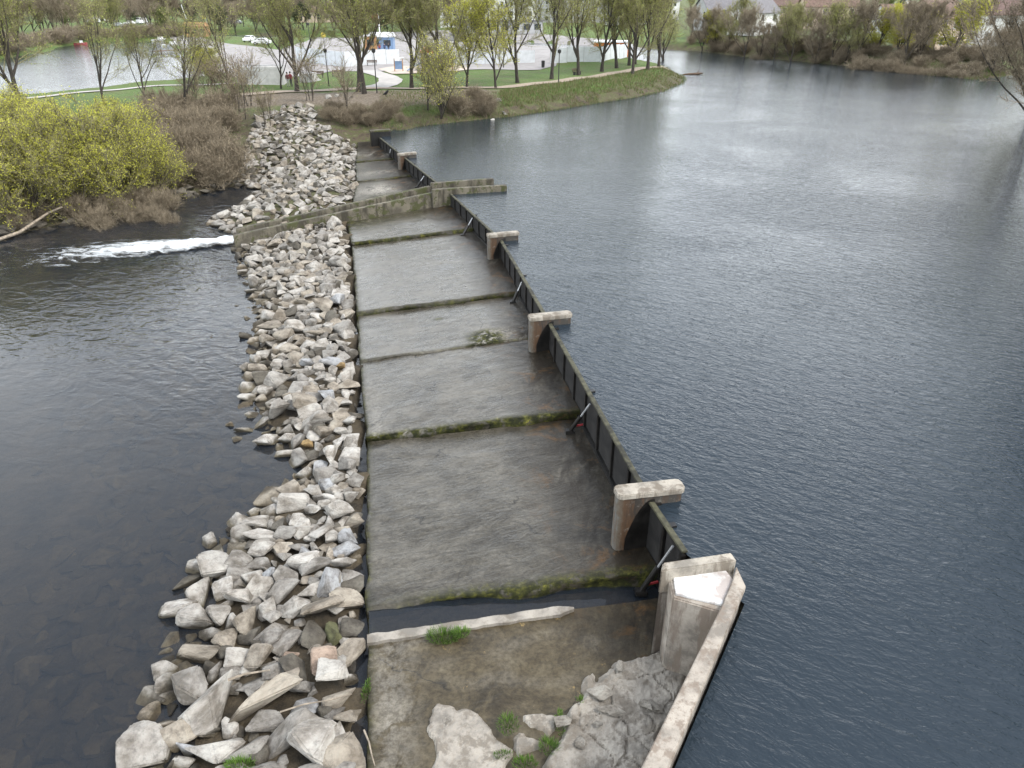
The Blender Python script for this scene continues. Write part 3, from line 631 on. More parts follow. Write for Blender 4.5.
# gates between piers
def gate_leaf(a, b, zb, label, npan):
    a = Vector((*a, 0)); b = Vector((*b, 0)); L = (b-a).length; ang = math.atan2(b.y-a.y, b.x-a.x)
    t = empty('flap_gate', (a.x, a.y, zb), ang); tag(t, label, 'gate', 'steel flap gates along the weir crest'); h = .10-zb
    pw = L/npan; pm = None; qm = None
    for i in range(npan):
        if pm is None:
            o = MB().box((0, 0, 0), (pw-.16, .05, h-.25)).obj('panel', M_PANEL, t, .01); pm = o.data
        else: o = link_mesh('panel', pm, t)
        o.location = ((i+.5)*pw, 0, h*.5-.05)
    for i in range(npan+1):
        if qm is None:
            o = MB().box((0, 0, 0), (.13, .15, h-.13)).obj('post', M_STEEL, t, .01); qm = o.data
        else: o = link_mesh('post', qm, t)
        o.location = (min(max(i*pw, .07), L-.07), .02, h*.5-.07)
    MB().box((L/2, .012, h-.035), (L-.04, .16, .07)).obj('top_rail', M_RAIL, t, .012)
    MB().box((L/2, 0.03, -.2), (L-.04, .22, .55)).obj('sill', M_STEEL, t, .02)
    MB().box((L*.5, -.16, h-.10), (.16, .18, .10)).obj('bracket', M_STEEL, t)
    MB().box((L*.93, -.16, h-.10), (.16, .18, .10)).obj('bracket', M_STEEL, t)
gp = [tuple(GATE[i]) for i in range(1, 8)]
GL = ['short flap gate between the white-topped abutment and the nearest pier', 'long dark flap gate with mossy rail behind the nearest pier', 'flap gate between the two middle piers', 'flap gate running up to the double chute wall', 'flap gate just beyond the double chute wall', 'farthest flap gate ending at the bank']
GZ = [-1.7, -1.4, -1.1, -.95, -.9, -.9]
for i in range(6): gate_leaf(gp[i], gp[i+1], GZ[i], GL[i], [2, 8, 8, 8, 8, 8][i])

# hydraulic struts from gate to apron
def strut(top, foot, label, near=False):
    a = Vector(top); b = Vector(foot); t = empty('hydraulic_strut', b); tag(t, label, 'strut', 'hydraulic struts propping the gates'); d = a-b
    MB().tube([d*.52, d], .035, 8).obj('rod', M_ROD, t); MB().tube([Vector((0, 0, 0)), d*.55], .075, 10).obj('sleeve', M_STEEL, t)
    MB().box((0, 0, -.03), (.3, .22, .16)).obj('foot', M_STEEL, t, .02)
    if near: MB().box((.30, .12, .16), (.34, .04, .06), .3).obj('red_arm', M_RED, t)
SL = [((674, 546), (641, 591), -1.75, 'grey-tipped hydraulic strut tucked beside the white-topped abutment', 1), ((593, 404), (570, 431), -1.38, 'hydraulic strut with red arm at the mossy step', 1), ((529, 282), (513, 302), -1.1, 'pale hydraulic strut at the step between the middle piers', 0),
      ((474, 218), (463, 235), -.95, 'pale hydraulic strut just before the chute wall', 0), ((425, 176), (417, 187), -.9, 'thin pale strut just beyond the chute wall', 0), ((395, 149), (389, 158), -.85, 'farthest thin strut near the end pier', 0)]
for tp, ft, z, lab, nr in SL:
    f_ = P(*ft, z); q = P(*tp, -.1); q.x = gateX(q.y)-.10; strut(q, f_, lab, nr)

# ------------------------------------------------------------------ abutment and wing wall
ab = empty('abutment', P(690, 610, -2)); tag(ab, 'angular concrete abutment with white top plate at the near end of the weir', 'abutment')
def rel(pts): return [(p[0]-ab.location.x, p[1]-ab.location.y) for p in pts]
zt = .50
plate = rel(w2([(673, 574.6), (724.5, 569.4), (733, 580), (722, 605), (676, 594)], zt))
body = rel(w2([(667.5, 573), (727, 566), (738, 582), (721, 612), (673, 598)], zt-.05))
MB().prism(body, -.6, zt-.05+2).obj('pillar', M_COPE, ab, .03)
MB().prism(plate, zt+1.952, zt+2.02).obj('top_plate', M_WHITEP, ab, .01)
bar = rel(w2([(661, 571), (737, 560.5), (731, 552), (663, 562)], .78)); MB().prism(bar, zt+1.6, .78+2).obj('cap_beam', M_CAP, ab, .03)
bw = rel(w2([(661.5, 571.5), (690, 567), (690, 562), (663, 562.5)], .78)); MB().prism([(x*1+.01, y+.02) for x, y in bw], -.4, zt+1.6).obj('gate_cheek', M_CONC, ab, .02)
cw_ = empty('wing_wall', (2.5, 7.5, -2)); tag(cw_, 'pale concrete wing wall with flat coping running from the abutment', 'wall')
def rel2(pts): return [(p[0]-2.5, p[1]-7.5) for p in pts]
cz = .62
cop = w2([(722, 605), (732.5, 580), (736.5, 566), (746, 585)], cz); A_ = Vector(P(722, 605, cz)[:2]); B_ = Vector(P(641, 768, cz)[:2]); D_ = Vector(P(746, 586, cz)[:2]); E_ = Vector(P(668.5, 768, cz)[:2])
dA = (B_-A_).normalized(); dE = (E_-D_).normalized()
inner = [Vector(cop[2]), Vector(P(732.5, 580, cz)[:2]), A_, B_+dA*5]; outer = [E_+dE*5, D_]
pol = rel2([tuple(q) for q in inner+outer])
seg = 5
MB().prism(pol, cz+2-.16, cz+2).obj('coping', M_COPE, cw_, .02)
sh = rel2([tuple(q) for q in [Vector(cop[2])+Vector((.02, -.05)), Vector(P(732.5, 580, cz)[:2])+Vector((.05, 0)), A_+Vector((.05, 0)), B_+dA*4.9+Vector((.05, 0)), E_+dE*4.9-Vector((.05, 0)), D_-Vector((.06, 0))]])
MB().prism(sh, -1.0, cz+2-.16).obj('wall', M_CONC, cw_)

# ------------------------------------------------------------------ double chute wall
def long_wall(name, pts, thick, zb, label, mat=M_MOSSC):
    """pts: plan + top level; one wall with battered ends"""
    t = empty(name, (pts[0][0], pts[0][1], zb)); tag(t, label, 'wall', 'walls of the boat chute')
    o0 = Vector(pts[0][:2]); d = (Vector(pts[-1][:2])-o0).normalized(); nn = Vector((-d.y, d.x))
    v = []; n = len(pts)
    for p in pts:
        q = Vector(p[:2])-o0
        for off, z in ((0, -1.2), (0, p[2]-zb), (thick, p[2]-zb), (thick, -1.2)): w = q+nn*off; v.append((w.x, w.y, z))
    f = [(i*4+j, i*4+(j+1) % 4, (i+1)*4+(j+1) % 4, (i+1)*4+j) for i in range(n-1) for j in range(4)]+[(0, 3, 2, 1), (n*4-4, n*4-3, n*4-2, n*4-1)]
    obj('wall', v, f, mat, t); bevel_mesh(t.children[0].data, .04); return t
A = P(233, 236, -1.35); B = P(433, 193, .15)
fw = [tuple(A.lerp(B, s)) for s in np.linspace(0, 1, 7)]
long_wall('chute_wall', fw, .42, -2.2, 'front moss-stained wall of the boat chute crossing the rubble')
A2 = P(236, 229.5, -1.25); B2 = P(431, 186.5, .25); bw2 = [tuple(A2.lerp(B2, s)) for s in np.linspace(0, 1, 7)]
long_wall('chute_wall', bw2, .42, -2.2, 'rear wall of the boat chute, behind the front one')
for nm, a_, b_, lab in (('training_wall', (432, 190), (507, 185.5), 'near concrete arm reaching from the chute into the upper river'), ('training_wall', (431, 183.5), (494, 179), 'far concrete arm reaching from the chute into the upper river')):
    q0 = P(*a_, .40); q1 = P(*b_, .40); long_wall(nm, [tuple(q0.lerp(q1, s)) for s in (0, .35, .75, 1)], .42, -.9, lab, M_CAP if 0 else M_MOSSC)
# water in the chute
q = [P(238, 234, -1.75), P(434, 190.5, -.12), P(434, 186.5, -.12), P(238, 229, -1.75)]
o = obj('chute_water', [tuple(x) for x in q], [(0, 1, 2, 3)], M_FILM); tag(o, kind='structure')
# white water where the chute spills out
fv = []; ff = []; fo = []; NX, NY = 90, 24
for i in range(NX+1):
    s = i/NX; c0 = P(236, 241, -2.1); c1 = P(-40, 262, -2.15); q = Vector(c0).lerp(Vector(c1), s); w = 1.3+9*s
    for j in range(NY+1):
        r = j/NY*2-1; p = Vector((q.x, q.y+r*w/2, 0)); n_ = mnoise.noise(p*1.1)+.6*mnoise.noise(p*2.7)
        core = max(0, 1-abs(r)**1.6); fall = max(0, 1-s*1.2)
        fo.append(core*(.10+1.15*fall)-.15*s-.15*(1-core)); p.z = -2.17+core*fall*(.30+.30*n_)+.02; fv.append(tuple(p))
ff = [(i*(NY+1)+j, (i+1)*(NY+1)+j, (i+1)*(NY+1)+j+1, i*(NY+1)+j+1) for i in range(NX) for j in range(NY)]
o = obj('white_water', fv, ff, M_FOAM, None, True); attr(o.data, 'foam', fo); tag(o, 'white foaming water spilling from the boat chute into the lower river', 'water', kind='stuff')

# ------------------------------------------------------------------ boulders
def rock_mesh(name, seed, npts=15, fine=False):
    r = random.Random(seed); bm = bmesh.new(); e = r.uniform(2.2, 4.5)
    for i in range(npts):
        d = Vector((r.gauss(0, 1), r.gauss(0, 1), r.gauss(0, 1))).normalized()
        k = (abs(d.x)**e+abs(d.y)**e+abs(d.z)**e)**(-1/e)*r.uniform(.82, 1.0); bm.verts.new(d*k*.5)
    for _ in range(r.choice((0, 1, 1, 2))):     # split faces: some corners cut off flat
        d = Vector((r.gauss(0, 1), r.gauss(0, 1), r.gauss(0, .8))).normalized(); c = r.uniform(.26, .4)
        for v in bm.verts:
            q = v.co.dot(d)-c
            if q > 0: v.co -= d*q
    res = bmesh.ops.convex_hull(bm, input=bm.verts[:])
    bmesh.ops.delete(bm, geom=[v for v in bm.verts if not v.link_faces], context='VERTS')
    bmesh.ops.dissolve_limit(bm, angle_limit=.16, verts=bm.verts[:], edges=bm.edges[:])
    if fine:
        bmesh.ops.bevel(bm, geom=bm.edges[:], offset=.03, segments=2, affect='EDGES', clamp_overlap=True)
        bmesh.ops.triangulate(bm, faces=bm.faces[:]); 
        for _ in range(2):
            ed = [x for x in bm.edges if x.calc_length() > .10]
            if ed: bmesh.ops.subdivide_edges(bm, edges=ed, cuts=1); bmesh.ops.triangulate(bm, faces=bm.faces[:])
        for v in bm.verts:
            p = v.co*3.1+Vector((seed, 0, 0)); v.co *= 1+.07*mnoise.noise(p)+.045*mnoise.noise(p*2.7)+.02*mnoise.noise(p*6.5)
    else: bmesh.ops.bevel(bm, geom=bm.edges[:], offset=.03, segments=1, affect='EDGES', clamp_overlap=True)
    bmesh.ops.recalc_face_normals(bm, faces=bm.faces[:])
    me = bpy.data.meshes.new(name); bm.to_mesh(me); bm.free(); me.materials.append(M_ROCK); return me
RV = [rock_mesh('boulder', 100+i, 9+i % 5, True) for i in range(16)]
RS = [rock_mesh('boulder', 300+i, 8+i % 5) for i in range(14)]
TONE = {'pale': (1.32, 1.28, 1.21), 'white': (1.62, 1.59, 1.53), 'grey': (.95, .92, .87), 'tan': (1.12, 1.02, .87), 'blue': (1.15, 1.2, 1.28), 'dark': (.42, .39, .33), 'mossy': (.48, .50, .25), 'red': (1.25, .98, .80), 'gold': (1.1, .78, .36)}
ROCKS = []      # (x, y, r) placed
def boulder(x, y, z, dims, rot, tone, label, me, group):
    o = link_mesh('boulder', me); o.location = (x, y, z); o.scale = dims; o.rotation_euler = rot
    t = TONE[tone]; j = random.uniform(.9, 1.1); o.color = (t[0]*j, t[1]*j, t[2]*j, 1); tag(o, label, 'boulder', group); ROCKS.append((x, y, (dims[0]+dims[1])*.19)); return o
NEAR = """395,55,50,65,20,pale|462,62,92,36,8,pale|313,115,46,60,55,pale|275,195,42,66,80,white|332,180,86,96,30,pale|398,175,60,55,0,grey|465,140,80,50,-10,pale|465,105,86,40,0,white|605,28,46,34,-20,white|645,10,52,32,0,pale|690,22,66,60,40,pale|725,62,86,40,8,tan|570,62,45,45,30,pale|535,95,76,42,-5,grey|640,100,95,50,58,pale|595,92,60,36,0,pale|600,115,40,40,0,white|672,100,58,42,50,pale|715,112,60,52,30,blue|705,140,66,46,30,blue|740,150,72,34,65,tan|565,135,55,34,0,grey|525,160,36,36,0,grey|460,185,62,36,5,grey|490,215,46,40,30,blue|572,182,105,58,28,white|625,182,92,46,40,grey|690,185,76,44,-8,pale|300,262,72,76,40,pale|355,255,68,58,35,white|400,213,72,46,15,grey|440,250,82,70,-15,pale|392,283,86,72,0,pale|525,250,92,58,68,grey|480,310,66,58,50,pale|560,298,76,60,15,pale|645,235,98,80,20,blue|720,225,60,40,0,grey|600,262,62,56,30,pale|705,280,84,60,20,tan|215,315,106,56,14,white|262,350,84,92,60,pale|325,330,88,60,0,pale|378,352,62,48,20,pale|435,345,72,72,40,tan|500,345,52,60,50,pale|640,320,145,78,24,tan|485,380,140,34,16,grey|320,378,56,40,0,grey|370,400,76,56,0,tan|290,435,162,60,-12,tan|490,400,62,58,30,grey|530,405,82,50,60,grey|400,455,82,50,15,pale|455,450,76,76,0,tan|185,495,58,66,60,grey|260,530,138,96,-62,grey|548,445,56,32,0,red|510,490,72,50,20,grey|620,430,62,30,0,tan|720,440,92,66,70,tan|640,462,82,80,30,red|662,512,106,104,10,pale|350,575,178,104,50,pale|470,580,225,104,38,tan|205,570,68,36,0,grey|155,610,72,50,20,tan|230,655,96,88,30,tan|130,700,112,124,15,pale|325,715,142,84,0,pale|415,720,112,60,28,grey|480,640,92,60,20,grey|560,660,205,84,34,grey|590,705,152,118,15,pale|700,730,132,100,20,tan|700,630,84,62,0,tan|700,575,92,50,20,tan|235,757,76,36,0,pale|720,370,62,50,0,dark|660,380,70,54,60,mossy|570,545,72,58,0,grey|380,495,62,40,0,grey|330,492,72,40,70,grey|455,778,130,60,10,grey|330,800,150,70,0,pale|640,800,160,80,10,grey|200,800,100,60,0,pale|700,810,120,70,0,mossy"""
NEARL = {'69': 0}
def place_px(u, v, w, h, rot, tone, label, me, group, up=.46, grow=1.45):
    z = -2.0
    for _ in range(5):
        q = P(u, v, z); k = pxm(q.x, q.y, z); hm = min(w, h)/k*.80; z = max(-2.3, H1(q.x, q.y))+hm*up
    sx = w/k*grow; sy = h/k*grow; ang = math.radians(rot)
    return boulder(q.x, q.y, z, (sx, sy, max(hm*1.35, .3*max(sx, sy))), (random.uniform(-.22, .22), random.uniform(-.22, .22), ang), tone, label, me, group)
words = {'pale': 'pale grey', 'white': 'whitish', 'grey': 'mid-grey', 'tan': 'tan', 'blue': 'bluish-grey', 'dark': 'dark wet', 'mossy': 'mossy green', 'red': 'reddish', 'gold': 'yellow-brown'}
spec = {0: 'pale upright pointed boulder standing alone in the shallows above the near heap', 1: 'low pale wedge-shaped boulder just right of the upright pointed one', 2: 'small pale pointed boulder standing in the water left of the near heap', 4: 'large pale faceted boulder at the upper left corner of the near heap', 40: 'low whitish slab boulder reaching farthest left into the water', 46: 'broad tan slab boulder leaning beside the apron edge', 47: 'thin grey slab lying across the middle of the near heap',
        50: 'long tan slab boulder lying above the tall grey block', 54: 'rounded tan boulder in the middle of the near heap', 56: 'tall mid-grey block leaning on the left of the near heap', 62: 'flat pale boulder with square face under a dark gap near the apron', 63: 'big pale slab boulder tilted left of the largest tan one', 64: 'largest tan boulder, long and rounded, lowest centre of the near heap', 67: 'tan wedge boulder at the lower left edge', 68: 'pale blocky boulder at the very lower left of the heap', 69: 'wide pale boulder along the bottom edge', 72: 'long grey slab boulder right of the largest tan one', 73: 'pale bulky boulder at the bottom edge near the apron', 74: 'rough tan boulder in the bottom corner against the apron', 78: 'dark wet round boulder against the apron edge', 79: 'mossy green boulder wedged by the apron edge'}
shortN = {0: 'upright pointed boulder', 4: 'large faceted corner boulder', 40: 'low whitish slab', 46: 'broad tan slab', 47: 'thin grey slab', 50: 'long tan slab', 54: 'rounded tan boulder', 56: 'tall grey block', 62: 'square-faced pale boulder', 63: 'big pale tilted slab', 64: 'largest tan boulder', 68: 'blocky lower-left boulder', 72: 'long grey slab', 73: 'bulky pale boulder', 79: 'mossy green boulder'}
shortM = {0: 'flat whitish boulder in the water', 1: 'whitish triangular boulder', 7: 'dark brown lone boulder', 13: 'large split-faced boulder', 14: 'tan tilted boulder', 16: 'yellow-brown boulder', 17: 'small yellow-brown boulder', 5: 'long flat whitish boulder', 15: 'rounded whitish boulder'}
def beside(u, v, rows, shorts):
    d, k = min(((u-float(rows[k].split(',')[0]))**2+(v-float(rows[k].split(',')[1]))**2, k) for k in shorts)
    a = math.degrees(math.atan2(v-float(rows[k].split(',')[1]), u-float(rows[k].split(',')[0]))) % 360
    return ['right of', 'lower right of', 'below', 'lower left of', 'left of', 'upper left of', 'above', 'upper right of'][int((a+22.5)//45) % 8]+' the '+shorts[k]
def size_word(w, h): return ('long ' if max(w, h) > 1.9*min(w, h) else '')
for i, row in enumerate(NEAR.split('|')):
    u, v, w, h, rot, tone = row.split(','); u, v, w, h, rot = map(float, (u, v, w, h, rot))
    sz = 'small' if w*h < 2600 else 'medium' if w*h < 6000 else 'large'
    ho = 'upper' if v < 220 else 'middle' if v < 470 else 'lower'
    place_px(100+u/2.867, 500+v/2.867, w/2.867, h/2.867, rot, tone, spec.get(i, f'{sz} {size_word(w, h)}{words[tone]} boulder {beside(u, v, NEAR.split(chr(124)), shortN)}'), RV[i % 16] if i % 3 else RV[(i*7+3) % 16], 'boulders of the nearest heap')
MID = """192,488,66,26,0,white|232,605,66,50,15,white|135,563,46,20,0,tan|172,578,62,24,8,pale|158,602,32,20,35,pale|303,640,80,24,8,white|340,690,68,34,-5,pale|182,318,38,24,5,dark|180,270,28,16,-20,pale|195,198,46,20,12,pale|85,323,15,10,0,pale|155,237,18,9,0,pale|190,243,26,9,0,pale|268,440,80,56,-15,grey|395,235,66,46,-30,tan|425,640,52,60,30,white|355,612,42,28,15,gold|440,400,26,28,30,gold|375,548,130,46,5,pale|270,525,72,76,45,grey|340,500,72,60,20,tan|320,290,62,44,20,pale|270,260,62,36,10,tan|215,405,50,34,-8,tan|405,762,74,26,0,white|475,555,42,60,60,pale|475,710,42,54,60,grey|430,710,52,34,40,pale|300,355,64,40,-25,tan|230,370,58,34,0,pale|415,390,62,34,15,blue|470,430,62,46,45,pale|415,68,44,28,75,pale|290,600,46,40,20,pale|355,575,40,34,60,grey|345,395,46,36,0,blue|270,395,40,34,0,pale|240,325,40,40,40,tan|455,610,40,36,0,grey|395,575,50,40,50,tan|450,480,34,40,0,white|370,315,60,34,-10,tan|335,240,60,24,0,white|430,115,60,40,-25,grey|460,235,44,40,30,grey|200,170,36,40,60,grey|250,290,70,30,0,tan|455,130,40,50,60,pale"""
midspec = {0: 'flat whitish boulder lying in the water left of the narrow rubble strip', 1: 'whitish triangular boulder at the left foot of the middle rubble', 2: 'small tan boulder farthest left below the middle rubble', 7: 'dark brown boulder alone in the water off the middle rubble', 13: 'large mid-grey boulder with a flat split face in the middle strip', 14: 'tan tilted boulder high in the rubble below the chute', 16: 'yellow-brown boulder at the foot of the middle rubble', 17: 'small yellow-brown boulder among pale stones near the apron', 5: 'long flat whitish boulder at the water edge above the near heap', 6: 'pale boulder in the water in the gap between the rubble heaps', 15: 'rounded whitish boulder against the apron above the narrow gap'}
for i, row in enumerate(MID.split('|')):
    u, v, w, h, rot, tone = row.split(','); u, v, w, h, rot = map(float, (u, v, w, h, rot))
    sz = 'small' if w*h < 1300 else 'medium' if w*h < 2600 else 'large'
    place_px(180+u/2.741, 220+v/2.741, w/2.741, h/2.741, rot, tone, midspec.get(i, f'{sz} {size_word(w, h)}{words[tone]} boulder {beside(u, v, MID.split(chr(124)), shortM)}, middle strip'), RV[(i*5+1) % 16], 'boulders of the middle strip', grow=1.25)
# fill: darts thrown over the berm and over the scree beyond the chute
def tpxz(u, v, z=1.):
    for _ in range(14): q = P(u, v, z); z = .6*z+.4*min(max(H1(q.x, q.y), -2.2), 8)
    return (q.x, q.y)
SCREE = [tpxz(*q) for q in [(205, 224), (240, 238), (347, 216), (356, 190), (357, 150), (352, 143), (338, 138), (322, 125), (312, 108), (285, 106), (256, 118), (244, 150), (224, 178), (258, 190), (245, 204), (222, 212)]]
def clear(x, y, r, k): return all((x-a)**2+(y-b)**2 > ((r+c)*k)**2 for a, b, c in ROCKS)
fill = []
def throw(n, gen, rlo, rhi, k, tones, zone):
    for _ in range(n):
        x, y = gen(); r = rlo+(rhi-rlo)*random.random()**1.6
        if clear(x, y, r, k): ROCKS.append((x, y, r)); fill.append((x, y, r, random.choice(tones), zone))
def gen_berm():
    y = random.uniform(8, 48); ax = np.interp(y, APL[:, 1], APL[:, 0]); ox = np.interp(y, OUT[:, 1], OUT[:, 0]); return ax-.34-(ax-ox-.45)*random.random(), y
def gen_scree():
    return SC_PTS.pop()
_a = np.array(SCREE); _x = rng.uniform(_a[:, 0].min(), _a[:, 0].max(), 40000); _y = rng.uniform(_a[:, 1].min(), _a[:, 1].max(), 40000); _k = sdf(SCREE, _x, _y) < -.1
SC_PTS = list(zip(_x[_k].tolist(), _y[_k].tolist()))
T1 = ['pale', 'pale', 'grey', 'grey', 'white', 'tan', 'blue', 'dark']
T1F = ['grey', 'dark', 'tan', 'dark', 'grey', 'pale']  # fill stones toned darker, painting shadow into the gaps between boulders
T2 = ['pale', 'pale', 'pale', 'grey', 'grey', 'tan', 'dark', 'tan']
throw(2200, gen_berm, .32, .62, .62, T1, 0); throw(3200, gen_scree, .30, .66, .62, T2, 1); throw(2600, gen_berm, .15, .32, .66, T1F, 0); throw(3000, gen_berm, .22, .45, .46, T1F, 0); throw(2500, gen_scree, .2, .38, .7, T2, 1)
fill.sort(key=lambda q: -q[2]*pxm(q[0], q[1], -1.5))
budget = 300-len(NEAR.split('|'))-len(MID.split('|'))
rest_v = []; rest_f = []; rest_c = []; nb = 0
RSV = [(np.array([v.co[:] for v in m.vertices]), [tuple(p.vertices) for p in m.polygons]) for m in RS]
for i, (x, y, r, tone, zone) in enumerate(fill):
    z = max(H1(x, y), -2.4)+r*.22; dims = (r*2*random.uniform(.95, 1.35), r*2*random.uniform(.8, 1.15), r*2*random.uniform(.5, .85)); rot = (random.uniform(-.4, .4), random.uniform(-.4, .4), random.uniform(0, 6.28))
    if i < budget:
        boulder(x, y, z, dims, rot, tone, f'{words[tone]} broken boulder filling the scree beyond the chute' if zone else f'{words[tone]} broken stone filling the rubble strip beside the apron', RS[i % 14], 'loose stones of the scree' if zone else 'loose stones of the rubble strip')
    else:
        v0, f0 = RSV[i % 14]; from mathutils import Euler
        R_ = np.array(Euler(rot).to_matrix()); n0 = len(rest_v); rest_v += list((v0*np.array(dims)) @ R_.T+np.array((x, y, z))); rest_f += [tuple(k+n0 for k in q) for q in f0]; rest_c.append((len(v0), TONE[tone]))
def stuff_rocks(name, v, f, label, matname, tints):
    m = M_ROCK.copy(); m.name = matname
    for n_ in list(m.node_tree.nodes):
        if n_.type == 'OBJECT_INFO':
            g_ = m.node_tree.nodes.new('ShaderNodeNewGeometry'); r_ = m.node_tree.nodes.new('ShaderNodeValToRGB'); r_.color_ramp.interpolation = 'CONSTANT'
            e_ = r_.color_ramp.elements
            while len(e_) < len(tints): e_.new(.5)
            for i, t_ in enumerate(tints): e_[i].position = i/len(tints); e_[i].color = (*t_, 1)
            m.node_tree.links.new(g_.outputs['Random Per Island'], r_.inputs[0])
            for l in list(m.node_tree.links):
                if l.from_node == n_ and l.from_socket.name == 'Color': m.node_tree.links.new(r_.outputs[0], l.to_socket)
    o = obj(name, v, f, m); return tag(o, label, 'stones', kind='stuff')
stuff_rocks('loose_stones', rest_v, rest_f, 'mass of smaller grey stones filling the rubble and scree', 'loose_stone', [TONE[k] for k in T2])
# stones under the shallow water
sv = []; sf = []
for i in range(900):
    y = random.uniform(8, 36); ox = np.interp(y, OUT[:, 1], OUT[:, 0]); x = ox+1-abs(random.gauss(0, 1))*3.2; r = random.uniform(.22, .6); v0, f0 = RSV[i % 14]
    from mathutils import Euler
    R_ = np.array(Euler((random.uniform(-.3, .3), random.uniform(-.3, .3), random.uniform(0, 6))).to_matrix()); n0 = len(sv)
    zc = min(H1(x, y)+r*.1, -2.28-r*.42); sv += list((v0*np.array((r*2.2, r*1.8, r*.85))) @ R_.T+np.array((x, y, zc))); sf += [tuple(k+n0 for k in q) for q in f0]
stuff_rocks('submerged_stones', sv, sf, 'brown stones lying under the shallow lower river beside the rubble', 'submerged_stone', [(.9, .8, .6), (.6, .55, .42), (1.2, 1.1, .9)])

rb_ = random.Random(12)
for i in range(10):
    u, v = rb_.choice([(600, 716), (612, 700), (640, 690), (655, 672), (590, 740), (625, 735), (575, 750), (650, 705), (570, 715), (630, 665), (610, 755), (660, 655), (545, 760), (472, 735), (455, 720)]); u += rb_.uniform(-12, 12); v += rb_.uniform(-10, 10)
    if u > 735-.55*(v-590): continue
    q = P(u, v, -1.66 if u > 540 else -1.86); o = link_mesh('broken_block', RS[i % 14], apron); o.location = (q.x, q.y, q.z+.0); a_ = rb_.uniform(.22, .62); o.scale = (a_*1.25, a_*.9, a_*.34); o.rotation_euler = (rb_.uniform(-.25, .25), rb_.uniform(-.25, .25), rb_.uniform(0, 6.3)); c_ = rb_.uniform(.85, 1.2); o.color = (c_, c_*.95, c_*.86, 1)
# ------------------------------------------------------------------ grass tufts
def blades(n, rx, ry, hgt, wid, seed, lean=.5):
    r = random.Random(seed); v = []; f = []
    for i in range(n):
        a = r.uniform(0, 6.28); q = math.sqrt(r.random()); bx, by = math.cos(a)*q*rx, math.sin(a)*q*ry; h = hgt*r.uniform(.5, 1.1)*(1-.4*q); la = a+r.uniform(-.9, .9); ln = h*lean*r.uniform(.3, 1.3)*(.4+q)
        dx, dy = math.cos(la), math.sin(la); px, py = -dy*wid/2, dx*wid/2; n0 = len(v)
        for k, wk in ((0, 1), (.45, .85), (.8, .5)):
            cx_, cy_, cz_ = bx+dx*ln*k*k, by+dy*ln*k*k, h*(k-.18*k*k); v += [(cx_-px*wk, cy_-py*wk, cz_), (cx_+px*wk, cy_+py*wk, cz_)]
        v.append((bx+dx*ln*1.1, by+dy*ln*1.1, h*.82)); f += [(n0, n0+1, n0+3, n0+2), (n0+2, n0+3, n0+5, n0+4), (n0+4, n0+5, n0+6)]
    return v, f
TU = [((443, 637), .40, .22, .34, 420, -1.83, 'largest bright green grass tuft on the pale ledge by the channel'), ((461, 633), .20, .14, .26, 180, -1.80, 'smaller grass tuft touching the right side of the ledge tuft'), ((508, 724), .22, .26, .2, 260, -1.75, 'round grass tuft between the pale broken slabs'), ((560, 722), .1, .32, .16, 200, -1.75, 'narrow strip of grass in the crack beside the rough rock'), ((549, 746), .2, .2, .2, 240, -1.75, 'grass tuft in the crack under the small triangular slab'),
      ((525, 763), .24, .16, .2, 240, -1.75, 'grass tuft at the bottom edge between broken slabs'), ((503, 754), .2, .1, .12, 130, -1.78, 'thin flat grass patch left of the bottom tufts'), ((580, 699), .07, .09, .14, 60, -1.6, 'tiny grass sprig on the rough rock'), ((240, 764), .30, .16, .22, 260, -1.75, 'grass tuft among the boulders at the bottom edge'), ((366, 690), .08, .35, .14, 150, -1.9, 'thin grassy line along the apron edge beside the boulders')]
for i, (px, rx, ry, h, n, z, lab) in enumerate(TU):
    v, f = blades(n, rx, ry, h, .014, i); q = P(*px, z); q.z -= .04
    o = obj('grass_tuft', v, f, M_GRASS); o.location = q; tag(o, lab, 'grass')
# driftwood sticks among the boulders
def stick(pxs, zs, r, label):
    pts = [P(u, v, z) for (u, v), z in zip(pxs, zs)]; o0 = pts[0]
    o = MB().tube([p-o0 for p in pts], np.linspace(r, r*.5, len(pts)), 6).obj('driftwood', M_DRIFT); o.location = o0; tag(o, label, 'stick')
stick([(364, 730), (369, 742), (372, 756), (375, 766)], [-1.62, -1.6, -1.62, -1.7], .022, 'bleached bent stick hanging at the apron edge in the bottom corner')
stick([(228, 680), (245, 674), (270, 670)], [-1.35, -1.33, -1.35], .035, 'thick stick lying across boulders above the largest tan boulder')
stick([(280, 712), (305, 704), (330, 700), (352, 694)], [-1.2, -1.15, -1.15, -1.2], .02, 'long thin branch lying across boulders near the apron')
stick([(-20, 246), (20, 232), (48, 213), (62, 207)], [-2.1, -1.9, -1.3, -.9], .12, 'fallen bare trunk slanting from the willow into the lower river')

